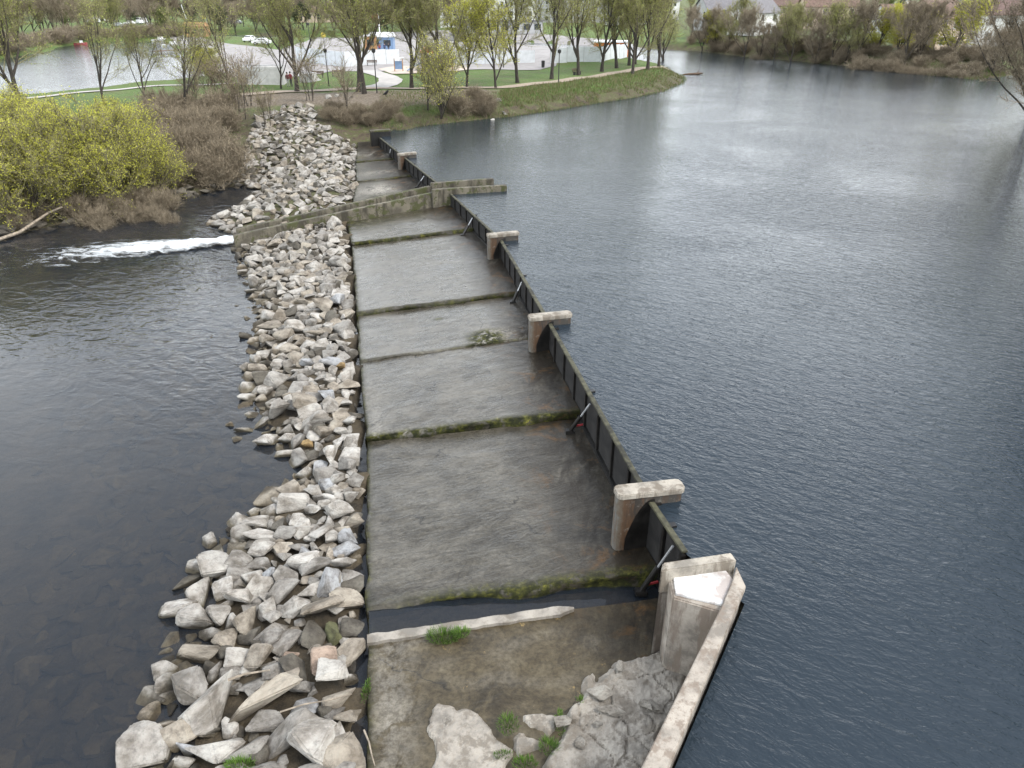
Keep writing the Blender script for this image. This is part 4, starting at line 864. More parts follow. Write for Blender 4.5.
# ------------------------------------------------------------------ trees
def make_tree(seed, H=13., r0=.22, fork=2.6, nlimb=5, limb_ang=(18, 38), lv2=6, lv3=6, twigs=5000, leaf=0, leafs=.12, leafmat=None, twigmat=None, bark=None, droop=0., stems=1, spread=1., lean=0, tl=.7, tw_w=.022, up3=.06):
    R_ = random.Random(seed); g_ = np.random.default_rng(seed); rv = lambda s: Vector((R_.gauss(0, s), R_.gauss(0, s), R_.gauss(0, s)))
    TW = []; CR = []; b3s = []; l3s = []
    def path(p, d, L, n, wob, up):
        pts = [p.copy()]; d = d.normalized()
        for i in range(n): d = (d+rv(wob)+Vector((0, 0, up))).normalized(); p = p+d*L/n; pts.append(p.copy())
        return pts
    def at(pts, t):
        k = t*(len(pts)-1); i = min(int(k), len(pts)-2); return pts[i].lerp(pts[i+1], k-i), (pts[i+1]-pts[i]).normalized()
    def side(d, a):
        ax = d.orthogonal().normalized(); ax.rotate(Matrix.Rotation(R_.uniform(0, 6.28), 3, d)); q = d.copy(); q.rotate(Matrix.Rotation(math.radians(a), 3, ax)); return q
    for s_ in range(stems):
        base = Vector((0, 0, 0)) if stems == 1 else Vector((R_.gauss(0, .35*spread), R_.gauss(0, .35*spread), 0))
        d0 = Vector((lean+R_.gauss(0, .05), R_.gauss(0, .05), 1)) if stems == 1 else Vector((R_.gauss(0, .38*spread), R_.gauss(0, .38*spread), 1))
        HH = H*R_.uniform(.85, 1.05); rr = r0*(1 if stems == 1 else R_.uniform(.6, 1))
        tr = path(base-Vector((0, 0, .5)), d0, HH*.88, 9, .06, .05)
        TW.append((tr, [rr*1.4]+[rr*(1-.86*i/9) for i in range(1, 10)], 8))
        for i in range(nlimb):
            t = max(.08, fork/HH)+(.9-fork/HH)*(i/max(1, nlimb))**1.15*R_.uniform(.85, 1.1); t = min(t, .95); p, d = at(tr, t)
            L = (HH*(1-t)*.78+1.0)*R_.uniform(.75, 1.1); rl = rr*(1-.8*t)*.66
            lb = path(p, side(d, R_.uniform(*limb_ang)*spread), L, 6, .10, .13-droop*.3); TW.append((lb, [rl*(1-.80*k/6) for k in range(7)], 6))
            for j in range(lv2):
                t2 = R_.uniform(.12, .97); p2, d2 = at(lb, t2); L2 = L*.44*(1.15-t2*.6)*R_.uniform(.6, 1.15)+.2; r2 = max(.016, rl*.42*(1-.6*t2))
                b2 = path(p2, side(d2, R_.uniform(22, 52)), L2, 4, .13, .09-droop*.6); CR.append((b2, [r2*(1-.72*k/4) for k in range(5)], 4))
                for k3 in range(lv3):
                    p3, d3 = at(b2, R_.uniform(.1, 1)); L3 = L2*.5*R_.uniform(.5, 1.2)+.3; b3 = path(p3, side(d3, R_.uniform(18, 50)), L3, 3, .13, up3-droop); CR.append((b3, [.018, .014, .010, .005], 3)); b3s.append([tuple(q) for q in b3]); l3s.append(L3)
    tv, tq = tubes_batch(TW); cv, cq = tubes_batch(CR)
    B = np.array(b3s); Wt = np.array(l3s); Wt = Wt/Wt.sum()
    def sample(n):
        i = g_.choice(len(B), n, p=Wt); t = g_.random(n)*3; k = np.minimum(t.astype(int), 2); fr = (t-k)[:, None]
        p = B[i, k]*(1-fr)+B[i, k+1]*fr; d = B[i, k+1]-B[i, k]; return p, d/(np.linalg.norm(d, axis=1, keepdims=True)+1e-9)
    p, d = sample(twigs); d = d*.7+g_.normal(0, .45, (twigs, 3))+np.array([0, 0, up3*2.5-droop*2.2]); d /= np.linalg.norm(d, axis=1, keepdims=True)
    L = tl*g_.uniform(.35, 1.2, (twigs, 1)); w = np.cross(d, g_.normal(0, 1, (twigs, 3))); w /= np.linalg.norm(w, axis=1, keepdims=True); w *= tw_w/2*g_.uniform(.7, 1.3, (twigs, 1))
    n0 = len(cv); V = [cv, np.stack([p-w, p+w, p+d*L], 1).reshape(-1, 3)]; T = np.arange(twigs*3).reshape(-1, 3)+n0; n0 += twigs*3
    P2 = p+d*L*g_.random((twigs, 1)); Q = [cq]; mq = [np.zeros(len(cq))]
    if leaf:
        i = g_.choice(twigs, leaf); q = p[i]+d[i]*L[i]*g_.random((leaf, 1))+g_.normal(0, .04, (leaf, 3)); a = g_.normal(0, 1, (leaf, 3))+d[i]*.8; a /= np.linalg.norm(a, axis=1, keepdims=True)
        c_ = np.cross(a, g_.normal(0, 1, (leaf, 3))); c_ /= np.linalg.norm(c_, axis=1, keepdims=True); sz = leafs*g_.uniform(.6, 1.35, (leaf, 1)); a = a*sz*.5; c_ = c_*sz*.22
        V.append(np.stack([q-c_, q+a, q+c_, q-a], 1).reshape(-1, 3)); Q.append(np.arange(leaf*4).reshape(-1, 4)+n0); mq.append(np.ones(leaf))
    return mesh_fast('trunk', tv, np.zeros((0, 3)), tq, [bark or M_BARK], smooth=True), mesh_fast('crown', np.concatenate(V), T, np.concatenate(Q), [twigmat or M_TWIG, leafmat or M_BUD], None, np.concatenate(mq))
def tree(name, var, x, y, label, group=None, sc=1.0, rz=None, cat='tree', dz=0, sxy=1.0, tint=None):
    t = empty(name, (x, y, H1(x, y)+dz), random.uniform(0, 6.28) if rz is None else rz); t.scale = (sc*sxy, sc*sxy, sc); tag(t, label, cat, group)
    link_mesh('trunk', var[0], t); link_mesh('crown', var[1], t); return t
def tpx(u, v, z=1.5): return tpxz(u, v, z)
FORK = [make_tree(10+i, 15, .27, 2.5+.5*(i % 2), 9, (15, 34), 9, 8, 10000, 6500, .14, M_BUD, tl=.8, tw_w=.026) for i in range(4)]
SLIM = [make_tree(30+i, 13, .15, 2.2, 9, (14, 30), 6, 6, 3500, 1500, .13, M_BUD) for i in range(2)]
YWIL = [make_tree(50+i, 11, .20, 1.2, 11, (22, 50), 10, 8, 7000, 24000, .20, M_YEL, droop=.10) for i in range(2)]
GWIL = [make_tree(60+i, 13, .18, 1.5, 9, (18, 40), 9, 8, 9000, 9000, .16, M_WIL, droop=.12) for i in range(2)]
BUSH = [make_tree(70+i, 5.6, .07, .4, 8, (20, 48), 7, 7, 6000, 15000, .105, M_WIL, stems=5, spread=1.25, tl=.65) for i in range(2)]
SHRUB = [make_tree(80+i, 2.6, .03, .15, 6, (20, 50), 5, 5, 2600, 300, .08, M_BRL, M_BROWNT, M_BROWNT, stems=7, spread=1.1, tl=.5, tw_w=.018) for i in range(3)]
BARE = [make_tree(90+i, 13, .18, 1.4, 10, (22, 45), 9, 8, 13000, 4000, .15, M_BRL, M_BROWNT, tl=.85, tw_w=.03) for i in range(3)]
OLIVE = [make_tree(100+i, 12, .17, 1.2, 10, (20, 42), 9, 8, 11000, 6000, .16, M_BUD, M_TWIG, tl=.85, tw_w=.03) for i in range(2)]
GREEN = [make_tree(110+i, 9, .16, 1.2, 9, (25, 50), 8, 8, 3000, 14000, .24, M_GREENL) for i in range(2)]
DARK = [make_tree(120, 9, .2, .6, 14, (50, 80), 8, 7, 3000, 14000, .24, M_DARKL)]
SAP = [make_tree(130+i, 5.0, .05, .4, 6, (12, 28), 4, 4, 700, 160, .1, M_BUD, M_BROWNT, stems=3, spread=.5, tl=.5) for i in range(2)]
gP = 'trees along the gravel path'
path_trees = [(297, 92, 0, 'dark forked tree with leaning trunk left of the twin trunks', 1.0), (358, 92, 1, 'left trunk of the twin dark trees on the dirt bank', 1.0), (364.5, 93.5, 2, 'right trunk of the twin dark trees on the dirt bank', 1.05), (411.5, 88.5, 3, 'dark forked tree behind the blue playground panel', .95), (438, 92, 0, 'olive-budded forked tree right of the curved bare sapling', .95),
              (517.8, 82.6, 1, 'forked tree just right of the leaning yellow willow, on the lawn', .9), (551.4, 79, 2, 'forked tree beside the lamp post at the bend of the path', 1.0), (578.4, 75.2, 3, 'forked tree on the left flank of the grass mound', 1.0), (601.6, 71.7, 0, 'forked tree in front of the grass mound top', 1.0), (617, 68.2, 1, 'forked tree behind the right flank of the mound', 1.0), (629, 65.5, 2, 'left of the two close trees behind the path end', 1.0), (635, 64.2, 3, 'right of the two close trees behind the path end', .95),
              (632.3, 74.7, 0, 'tree standing alone on the river side of the path', .9), (647.3, 70.2, 1, 'tree on the grass at the river side near the point', 1.0), (658.9, 67.2, 2, 'second last tree on the grassy point', .95), (664, 65.5, 3, 'last tree on the grassy point beside the water', .95)]
for u, v, k, lab, sc in path_trees:
    x, y = tpx(u, v); t = tree('path_tree', FORK[k], x, y, lab, gP, sc)
x, y = tpx(281, 88.5); tree('path_tree', SLIM[0], x, y, 'slender bare tree left of the walking couple', gP, .85)
x, y = tpx(467, 87.5); tree('willow_tree', GWIL[0], x, y, 'yellow-green willow beside the leaning yellow one', 'willows by the path', .95)
x, y = tpx(496, 88.5); tree('willow_tree', GWIL[1], x, y, 'yellow-green willow with curved pale trunk at the path edge', 'willows by the path', .95)
# multi-stem willow on the water edge, brown shrubs under it
x, y = tpx(440, 118, .6); tree('willow_shrub', make_tree(140, 8, .09, .8, 7, (15, 40), 6, 6, 6000, 4200, .13, M_WIL, stems=5, spread=1.1), x, y, 'spreading multi-stem willow at the water edge by the weir end', None, 1.0, cat='shrub')
x, y = tpx(428, 110, .9); tree('sapling', SLIM[1], x, y, 'curved bare sapling leaning on the dirt bank', None, .6, cat='tree')
x, y = tpx(347, 112, 1.2); tree('sapling', SAP[0], x, y, 'clump of thin upright bare stems on the scree top', None, 1.0, cat='tree')
x, y = tpx(268, 128, 1.); tree('sapling', SAP[1], x, y, 'small bare forked sapling at the left of the scree', None, .8)
for i, (u, v) in enumerate([(250, 106), (232, 112), (214, 110), (310, 101), (198, 116), (243, 120)]):
    x, y = tpx(u, v, 1.3); tree('sapling', SAP[i % 2], x, y, 'thin bare sapling among the brown shrubs above the scree', 'saplings above the scree', random.uniform(.8, 1.2))
# left bank
for u, v, var, sc, lab, nm in [(186, 122, SLIM[0], 1.0, 'tall dark slender tree standing before the basin', 'bank_tree'), (234, 103, SLIM[1], .95, 'tall thin tree right of the yellow bush', 'bank_tree'), (106, 112, SLIM[1], .9, 'slender tree with low green shoots before the basin', 'bank_tree'), (148, 108, SLIM[0], .8, 'thin bare tree in the middle before the basin', 'bank_tree'), (25, 118, FORK[1], .95, 'large dark tree with yellow-green haze at the left edge', 'bank_tree'), (-30, 120, FORK[2], 1.0, 'large tree half outside the left edge', 'bank_tree')]:
    x, y = tpx(u, v, 1); tree(nm, var, x, y, lab, None, sc)
x, y = tpx(213, 84); tree('yellow_bush', YWIL[0], x, y, 'bright yellow-green bush beside the basin promenade', None, .44, cat='bush', sxy=1.35)
for u, v, k, sc, lab in [(138, 200, 1, .95, 'small willow bush at the right end of the willow bank'), (85, 214, 0, .95, 'low willow bush nearest the water on the left bank'), (28, 220, 1, 1.0, 'low willow bush near the fallen trunk'), (110, 205, 0, 1.30, 'large yellow-green willow bush at the water edge, right one'), (55, 205, 1, 1.15, 'yellow-green willow bush in the middle of the left bank'), (5, 212, 0, 1.15, 'olive willow bush at the left edge of the bank'), (75, 172, 1, .95, 'willow bush behind the others on the left bank'), (20, 160, 0, .95, 'yellow-green bush at the left edge under the big tree'), (125, 165, 1, .85, 'bright willow bush highest up the left bank'), (45, 130, 1, .5, 'light green bush on the shore strip before the basin'), (108, 130, 0, .5, 'light green bush around the slender tree foot')]:
    x, y = tpx(u, v, -1.2); tree('willow_bush', BUSH[k], x, y, lab, 'willow bushes of the left bank', sc, cat='bush')
for i in range(96):
    zone = i % 3
    u, v = [(random.uniform(150, 236), random.uniform(120, 190)), (random.uniform(-10, 175), random.uniform(196, 228)), (random.uniform(322, 402), random.uniform(112, 127))][zone]
    if zone == 0 and v > 200-.9*max(0, u-215): v = 150
    x, y = tpx(u, v, 0); lab = ['brown leafless shrub on the slope between willow and scree', 'brown leafless shrub at the foot of the willow bank', 'brown leafless shrub on the bank above the weir end'][zone]
    tree('bare_shrub', SHRUB[i % 3], x, y, lab, ['shrubs on the slope', 'shrubs under the willows', 'shrubs above the weir end'][zone], random.uniform(.7, 1.15) if zone == 0 else random.uniform(.4, .65) if zone == 1 else random.uniform(.28, .5), cat='shrub')
for i in range(9):
    x, y = tpx(random.uniform(440, 492), random.uniform(104, 117), .8); tree('bare_shrub', SHRUB[i % 3], x, y, 'brown leafless shrub under the spreading willow', 'shrubs under the spreading willow', random.uniform(.5, .8), cat='shrub')
# dark rocks and roots at the foot of the left bank
random.seed(5)
for i in range(64):
    u = random.uniform(0, 258) if i % 2 else random.uniform(140, 258); v = float(np.interp(u, [0, 50, 100, 150, 180, 215, 250, 258], [240, 228, 217, 207, 200, 192, 184, 192]))-random.uniform(0, 7); q = P(u, v, -2.1); z = H1(q.x, q.y)
    o = link_mesh('bank_rock', RV[i % 16]); r = random.uniform(.4, 1.0); o.location = (q.x, q.y, z+r*.25); o.scale = (r*1.6, r*1.2, r*.65); o.rotation_euler = (random.uniform(-.2, .2), random.uniform(-.2, .2), i); c_ = random.uniform(.25, .6); o.color = (c_, c_*.92, c_*.78, 1)
    tag(o, 'dark rock at the water line under the left bank', 'rock', 'rocks under the left bank')
# far bank, right
fb = [(702, 49), (715, 51), (728, 52), (745, 54), (760, 56), (775, 57), (792, 58), (806, 60), (815, 60), (832, 62), (846, 60), (858, 60), (918, 62), (690, 47), (735, 48), (785, 52), (820, 55), (905, 64)]
ORD = ['first', 'second', 'third', 'fourth', 'fifth', 'sixth', 'seventh', 'eighth', 'ninth', 'tenth', 'eleventh', 'twelfth', 'thirteenth', 'fourteenth', 'fifteenth', 'sixteenth', 'seventeenth', 'eighteenth', 'nineteenth', 'twentieth']
fb.sort()
for i, (u, v) in enumerate(fb):
    x, y = tpx(u, v-1.5, .6); tree('far_tree', (BARE+OLIVE)[i % 5], x, y, ('bare grey-brown tree' if i % 5 < 3 else 'olive-budded tree')+f', {ORD[i]} from the left in the far bank row', 'bare trees on the far bank', random.uniform(.6, .95))
for u, v, k, sc, lab in [(712, 51, 0, .8, 'small yellow-green tree at the left of the far bank row'), (873, 66.5, 1, .95, 'left yellow-green willow on the far bank'), (893, 67.5, 0, .72, 'small yellow willow right of the left one on the far bank'), (948, 71.5, 1, 1.1, 'largest yellow-green willow on the far bank beside the white house')]:
    x, y = tpx(u, v, .8); tree('yellow_willow', YWIL[k], x, y, lab, 'yellow willows on the far bank', sc)
for i in range(40):
    s = i/40; u = 690+s*300; v = 51+s*26+random.uniform(-2, 0); x, y = tpx(u, v, .4); tree('bare_shrub', SHRUB[i % 3], x, y, 'low brown shrub along the far water line', 'shrubs along the far water line', random.uniform(.5, 1.0), cat='shrub', sxy=1.3)
for i in range(70):
    u = random.uniform(690, 1005); v = float(np.interp(u, [690, 740, 790, 830, 880, 930, 1005], [51, 56, 60, 64, 69, 73, 76]))-random.uniform(1, 9); x, y = tpx(u, v, 1.); tree('bare_shrub', SHRUB[i % 3], x, y, 'brown shrub between the trees of the far right bank', 'undergrowth of the far bank', random.uniform(.45, .9), cat='shrub', sxy=1.2)
for i in range(44):
    u = random.uniform(-20, 185); v = float(np.interp(u, [-20, 50, 100, 165, 190], [57, 46, 38.5, 37.5, 38]))-random.uniform(0, 3); x, y = tpx(u, v, 1.5)
    tree('hedge_shrub', SHRUB[i % 3], x, y, 'brown hedge shrub along the far shore of the basin', 'hedge along the basin', random.uniform(.7, 1.3), cat='shrub', sxy=1.4)
for u, v in [(992, 74), (1000, 73), (1010, 70)]:
    x, y = tpx(u, v, .8); tree('far_tree', BARE[0], x, y, 'bare tree on the grassy spit in front of the white house', 'bare trees on the spit', .6)
# right bank close by (its first branches enter at the right edge, the rest shows in the river)
rb = [(55.5, 84), (50.5, 76), (53.5, 66), (50, 58), (47.5, 52), (45, 45.5), (43, 39), (40.5, 33), (38, 26), (37, 19), (36, 11), (35, 3)]
for i, (x, y) in enumerate(rb):
    tree('right_bank_tree', BARE[i] if i < 2 else (FORK+BARE)[i % 7], x+1.5, y, 'dark tree on the right bank at the right edge' if i < 2 else 'tree on the right bank, seen as a dark reflection in the river', 'trees of the right bank', random.uniform(1.1, 1.4))
    if i > 2: tree('right_bank_tree', GREEN[i % 2], x+5, y+2, 'dense tree behind the right bank row, mirrored dark in the river', 'back row of the right bank', random.uniform(2.0, 2.5), sxy=1.25)
# woods, gardens and rows beyond the park
random.seed(21)
for i in range(125):
    u = random.uniform(-40, 470); v = random.uniform(8, 38) if u > 200 else random.uniform(18, 37); x, y = tpx(u, v, 1.5)
    if sdf(POND, np.array([x]), np.array([y]))[0] < 4: continue
    kk = random.random(); var = BARE[i % 3] if kk < .62 else OLIVE[i % 2] if kk < .82 else GREEN[i % 2] if kk < .93 else DARK[0]
    tree('distant_tree', var, x, y, 'distant bare brown tree beyond the basin' if kk < .62 else 'distant olive-budded tree beyond the basin' if kk < .82 else 'distant green tree beyond the basin' if kk < .93 else 'distant dark evergreen beyond the basin', 'distant trees beyond the basin', random.uniform(.8, 1.15))
for i in range(90):
    u = random.uniform(470, 1060); v = random.uniform(3, 20) if u < 700 else random.uniform(2, 24); x, y = tpx(u, v, 2.5)
    if 250 > y and u < 700: continue
    kk = random.random(); var = BARE[i % 3] if kk < .6 else OLIVE[i % 2] if kk < .75 else GREEN[i % 2] if kk < .92 else DARK[0]
    if sdf(U_POLY, np.array([x]), np.array([y]))[0] < 6: continue
    tree('distant_tree', var, x, y, 'distant bare tree among the houses' if kk < .6 else 'distant budded tree among the houses' if kk < .75 else 'distant green tree among the houses' if kk < .92 else 'distant evergreen among the houses', 'distant trees among the houses', random.uniform(.7, 1.05))

# grass on the banks
def grass_field(name, pts, label, hgt, wid, mat):
    r = random.Random(3); v = []; f = []
    for (x, y, z) in pts:
        a = r.uniform(0, 6.28); h = hgt*r.uniform(.4, 1.2); dx, dy = math.cos(a)*wid, math.sin(a)*wid; lx, ly = r.gauss(0, h*.4), r.gauss(0, h*.4); k = len(v)
        v += [(x-dx, y-dy, z-.03), (x+dx, y+dy, z-.03), (x+lx, y+ly, z+h)]; f.append((k, k+1, k+2))
    o = obj(name, v, f, mat); return tag(o, label, 'grass', kind='stuff')
def scatter(n, ulo, uhi, vf, z0):
    u = rng.uniform(ulo, uhi, n*2); out = []
    v = np.array([random.uniform(*vf(a)) for a in u]); q = np.array([P(a, b, z0) for a, b in zip(u, v)]); z = hraw(q[:, 0], q[:, 1]); dU = sdf(U_POLY, q[:, 0], q[:, 1])
    return [(a, b, c) for (a, b, _), c, d in zip(q, z, dU) if d > .05 and c > -.12][:n]
sv_ = [(500, 119), (560, 111), (600, 104), (640, 98), (668, 92), (686, 84), (691, 78)]
fu = lambda u: float(np.interp(u, [a for a, _ in sv_], [b for _, b in sv_]))
pts = scatter(16000, 500, 690, lambda u: (max(72, fu(u)-20), fu(u)), .5)
_dU = sdf(U_POLY, np.array([p[0] for p in pts]), np.array([p[1] for p in pts])); pts = [p for p, d in zip(pts, _dU) if d > 2.6 or d < .9 or mnoise.noise(Vector((p[0]*.45, p[1]*.45, 2))) > .12]
grass_field('bank_grass', pts, 'rough green and straw grass on the sloping bank of the point', .38, .035, M_DRYG)
pts = scatter(9000, 380, 510, lambda u: (98, 126), .8)
grass_field('bank_grass', [p for p in pts if random.random() < .6], 'patchy rough grass on the bank above the weir end', .28, .03, M_DRYG)
q0 = [tpx(random.uniform(915, 1005), random.uniform(70, 77), .3) for _ in range(2500)]
grass_field('bank_grass', [(a, b, max(H1(a, b), 0)) for a, b in q0], 'bright grass on the low spit of the far bank', .4, .05, M_DRYG)
# pale rocks on the shore below the willow
for i, (u, v, w, h) in enumerate([(502, 117, 14, 7), (492, 117, 8, 5), (480, 119, 8, 4), (470, 120, 8, 4), (498, 110, 9, 6), (505, 113, 8, 7), (487, 112, 7, 5), (472, 114, 6, 4), (458, 121, 7, 4), (330, 110, 9, 7), (338, 108, 8, 6), (352, 109, 7, 5)]):
    q = P(u, v, .3); z = H1(q.x, q.y); k = pxm(q.x, q.y, z); o = link_mesh('shore_rock', RS[i % 14]); o.location = (q.x, q.y, z+.15); o.scale = (w/k, w/k*.8, h/k); o.rotation_euler = (0, 0, i); o.color = (1.5, 1.48, 1.42, 1)
    tag(o, 'flat pale rock in the water right of the willow foot' if i == 0 else 'pale rock on the shore under the spreading willow' if i < 9 else 'pale rock at the top of the scree by the dirt', 'rock', 'pale rocks on the shore')

# ------------------------------------------------------------------ park furniture
def lamp(u, v, hgt, label):
    x, y = tpx(u, v); t = empty('lamp_post', (x, y, H1(x, y))); tag(t, label, 'lamp post', 'lamp posts in the park')
    MB().tube([(0, 0, -.3), (0, 0, .5), (0, 0, hgt)], [.09, .07, .05], 8).obj('post', M_BLACK, t)
    MB().tube([(0, 0, hgt-.02), (0, 0, hgt+.1), (0, 0, hgt+.38), (0, 0, hgt+.48)], [.10, .22, .25, .08], 10).obj('lantern', M_BLACK, t)
lamp(329, 86.3, 4.0, 'black lamp post with round lantern right of the leaning dark tree'); lamp(377, 93, 4.4, 'black lamp post right of the twin dark trees'); lamp(503.6, 68, 4.5, 'lamp post behind the curved willow trunk'); lamp(558.5, 83.5, 3.7, 'lamp post at the bend of the gravel path'); lamp(312, 58, 5.5, 'tall lamp post beside the white hoarding')
def bench(u, v, rz, label):
    x, y = tpx(u, v); t = empty('park_bench', (x, y, H1(x, y)+.05), rz); tag(t, label, 'bench', 'park benches')
    for k in range(3): MB().box((0, -.16+.16*k, .45), (1.7, .13, .05)).obj('seat_slat', M_WOOD, t)
    for k in range(2): MB().box((0, .27+.03*k, .62+.17*k), (1.7, .04, .13)).obj('back_slat', M_WOOD, t)
    for s in (-1, 1):
        MB().box((s*.7, 0, .21), (.06, .42, .43)).obj('leg', M_BLACK, t); MB().box((s*.7, .31, .6), (.05, .05, .5)).obj('back_post', M_BLACK, t)
bench(577, 75, .9, 'dark bench beside the gravel path bend'); bench(318, 78, .05, 'dark bench on the pale paving left of the lamp post'); bench(338, 77, 0, 'dark bench on the pale paving right of the lamp post'); bench(372, 66, 0, 'low bench in front of the white hoarding')
x, y = tpx(543, 68); t = empty('litter_bin', (x, y, H1(x, y)+.1)); tag(t, 'small black litter bin on the pale sand behind the lawn', 'bin'); MB().tube([(0, 0, 0), (0, 0, .05), (0, 0, .9), (0, 0, .95)], [.22, .26, .3, .3], 10).obj('body', M_BLACK, t); MB().tube([(0, 0, .96), (0, 0, 1.04)], [.32, .2], 10).obj('lid', M_STEEL, t)

def fence(line_px, z, hgt, label, mat, post=2.2):
    pts = [Vector((*tpx(u, v, z), 0)) for u, v in line_px]; t = empty('hoarding', (pts[0].x, pts[0].y, 1.5)); tag(t, label, 'fence')
    for a, b in zip(pts[:-1], pts[1:]):
        L = (b-a).length; n = max(1, round(L/post)); ang = math.atan2(b.y-a.y, b.x-a.x)
        for i in range(n):
            q = a.lerp(b, (i+.5)/n); zz = H1(q.x, q.y); o = MB().box((0, 0, hgt/2), (L/n-.08, .06, hgt)).obj('panel', mat, t); o.location = (q.x-pts[0].x, q.y-pts[0].y, zz-1.5+.06); o.rotation_euler = (0, 0, ang)
            q = a.lerp(b, i/n); o = MB().box((0, 0, hgt/2), (.07, .09, hgt+.15)).obj('post', M_WALLG, t); o.location = (q.x-pts[0].x, q.y-pts[0].y, H1(q.x, q.y)-1.5+.06); o.rotation_euler = (0, 0, ang)
fence([(297, 61), (320, 64.5), (345, 67.5), (400, 64)], 1.5, 2.3, 'pale blue-white panel hoarding behind the lamp post and twin trees', M_WHITE, 2.6)
fence([(440, 64), (500, 64), (535, 63)], 1.5, 2.0, 'white panel hoarding behind the orange playground', M_WHITE, 2.6)
fence([(550, 64), (600, 62.5), (650, 61.5), (664, 60.5)], 1.5, 2.4, 'whitish translucent-looking panel fence behind the row of path trees', M_WHITE, 2.6)
def ramp(u0, u1, v, hgt, label):
    a = Vector((*tpx(u0, v), 0)); b = Vector((*tpx(u1, v), 0)); L = (b-a).length; t = empty('skate_ramp', (a.x, a.y, H1(a.x, a.y)), math.atan2(b.y-a.y, b.x-a.x)); tag(t, label, 'ramp', 'skate ramps')
    prof = [(0, 0), (0, hgt*.92), (.12, hgt)]+[(.12+1.2+2.6*(1-math.cos(k/6*1.57)), hgt*(1-math.sin(k/6*1.57)*.97)) for k in range(7)]+[(4.2, 0)]
    n = len(prof); v_ = [(x_, y_, z_-.1) for x_ in (0, L) for y_, z_ in prof]; f_ = [(i, (i+1) % n, n+(i+1) % n, n+i) for i in range(n)]+[tuple(range(n-1, -1, -1)), tuple(range(n, 2*n))]
    obj('deck', v_, f_, M_GREYW, t); MB().tube([(0, .15, hgt-.05), (L, .15, hgt-.05)], .04, 6).obj('coping_pipe', M_ROD, t)
ramp(238, 284, 85, 2.4, 'long pale grey concrete ramp left of the leaning dark tree'); ramp(300, 313, 82.5, 1.3, 'short pale grey ramp right of the leaning dark tree')
# playground
x, y = tpx(428, 71); t = empty('play_tower', (x, y, 1.6), .2); tag(t, 'orange timber play tower with blue slide on the sand', 'playground')
for s in (-1, 1):
    for k in (-1, 1): MB().box((s*.8, k*.7, 1.3), (.14, .14, 2.6)).obj('post', M_OWOOD, t)
MB().box((0, 0, 1.3), (1.7, 1.5, .12)).obj('platform', M_OWOOD, t)
MB().prism([(-1.1, -.95), (1.1, -.95), (1.1, .95), (-1.1, .95)], 2.6, 2.7).add([(-1.1, -.95, 2.7), (1.1, -.95, 2.7), (1.1, .95, 2.7), (-1.1, .95, 2.7), (0, -.95, 3.6), (0, .95, 3.6)], [(0, 1, 4), (2, 3, 5), (1, 2, 5, 4), (3, 0, 4, 5)]).obj('roof', M_ORANGE, t)
for s in (-1, 1): MB().box((s*.85, 0, 1.75), (.05, 1.4, .8)).obj('side_panel', M_ORANGE, t)
MB().add([(-.9, -.35, 1.35), (-.9, .35, 1.35), (-3.2, .35, .2), (-3.2, -.35, .2), (-.9, -.35, 1.22), (-.9, .35, 1.22), (-3.2, .35, .08), (-3.2, -.35, .08)], [(0, 1, 2, 3), (7, 6, 5, 4), (0, 3, 7, 4), (1, 5, 6, 2), (2, 6, 7, 3), (0, 4, 5, 1)]).obj('slide', M_BLUE, t)
x, y = tpx(446, 70); t = empty('climbing_frame', (x, y, 1.6), -.3); tag(t, 'low orange timber climbing frame right of the play tower', 'playground')
for s in (-1, 0, 1): MB().box((s*1.1, 0, .9), (.14, .14, 1.8)).obj('post', M_OWOOD, t)
for z in (.5, 1.0, 1.5): MB().box((0, .09, z), (2.4, .05, .28)).obj('board', M_OWOOD, t)
x, y = tpx(399, 72); t = empty('play_house', (x, y, 1.6), .1); tag(t, 'blue play panel between two orange posts on the sand', 'playground')
for s in (-1, 1): MB().box((s*.62, 0, .9), (.13, .13, 1.8)).obj('post', M_OWOOD, t)
MB().box((0, 0, .85), (1.1, .06, 1.15)).obj('panel', M_BLUE, t); MB().prism([(-.8, -.4), (.8, -.4), (.8, .4), (-.8, .4)], 1.8, 1.92).obj('roof', M_CARW, t)
# kiosks and stalls
def kiosk(u, v, w, d, h, wall, roofm, label, rz=0, windows=2, flat=False):
    x, y = tpx(u, v); t = empty('kiosk', (x, y, H1(x, y)+.1), rz); tag(t, label, 'kiosk')
    MB().box((0, 0, h/2), (w, d, h)).obj('wall', wall, t)
    if flat: MB().box((0, 0, h+.12), (w+.6, d+.6, .22)).obj('roof', roofm, t)
    else: MB().add([(-w/2-.3, -d/2-.3, h), (w/2+.3, -d/2-.3, h), (w/2+.3, d/2+.3, h), (-w/2-.3, d/2+.3, h), (-w/2, 0, h+d*.3), (w/2, 0, h+d*.3)], [(0, 1, 5, 4), (1, 2, 5), (2, 3, 4, 5), (3, 0, 4), (3, 2, 1, 0)]).obj('roof', roofm, t)
    for i in range(windows):
        q = (-w/2+(i+.5)*w/windows, -d/2-.02, h*.55); wn = MB().box(q, (w/windows*.6, .06, h*.45)).obj('window', M_GLASS, t); 
    return t
kiosk(198, 37, 6.0, 3.5, 2.6, M_OWOOD, M_OWOOD, 'orange timber kiosk at the head of the basin', 0, 3)
kiosk(383, 50, 5.0, 3.0, 2.5, M_BLUE, M_CARW, 'blue and white stall behind the hoarding', 0, 2)
kiosk(372, 50, 2.5, 2.5, 2.6, M_OWOOD, M_CARW, 'small timber stall with white roof left of the blue one', 0, 1, True)
kiosk(611, 57, 6.5, 3.5, 2.5, M_ORANGE, M_CARW, 'orange kiosk with flat white roof behind the path trees', 0, 2, True)
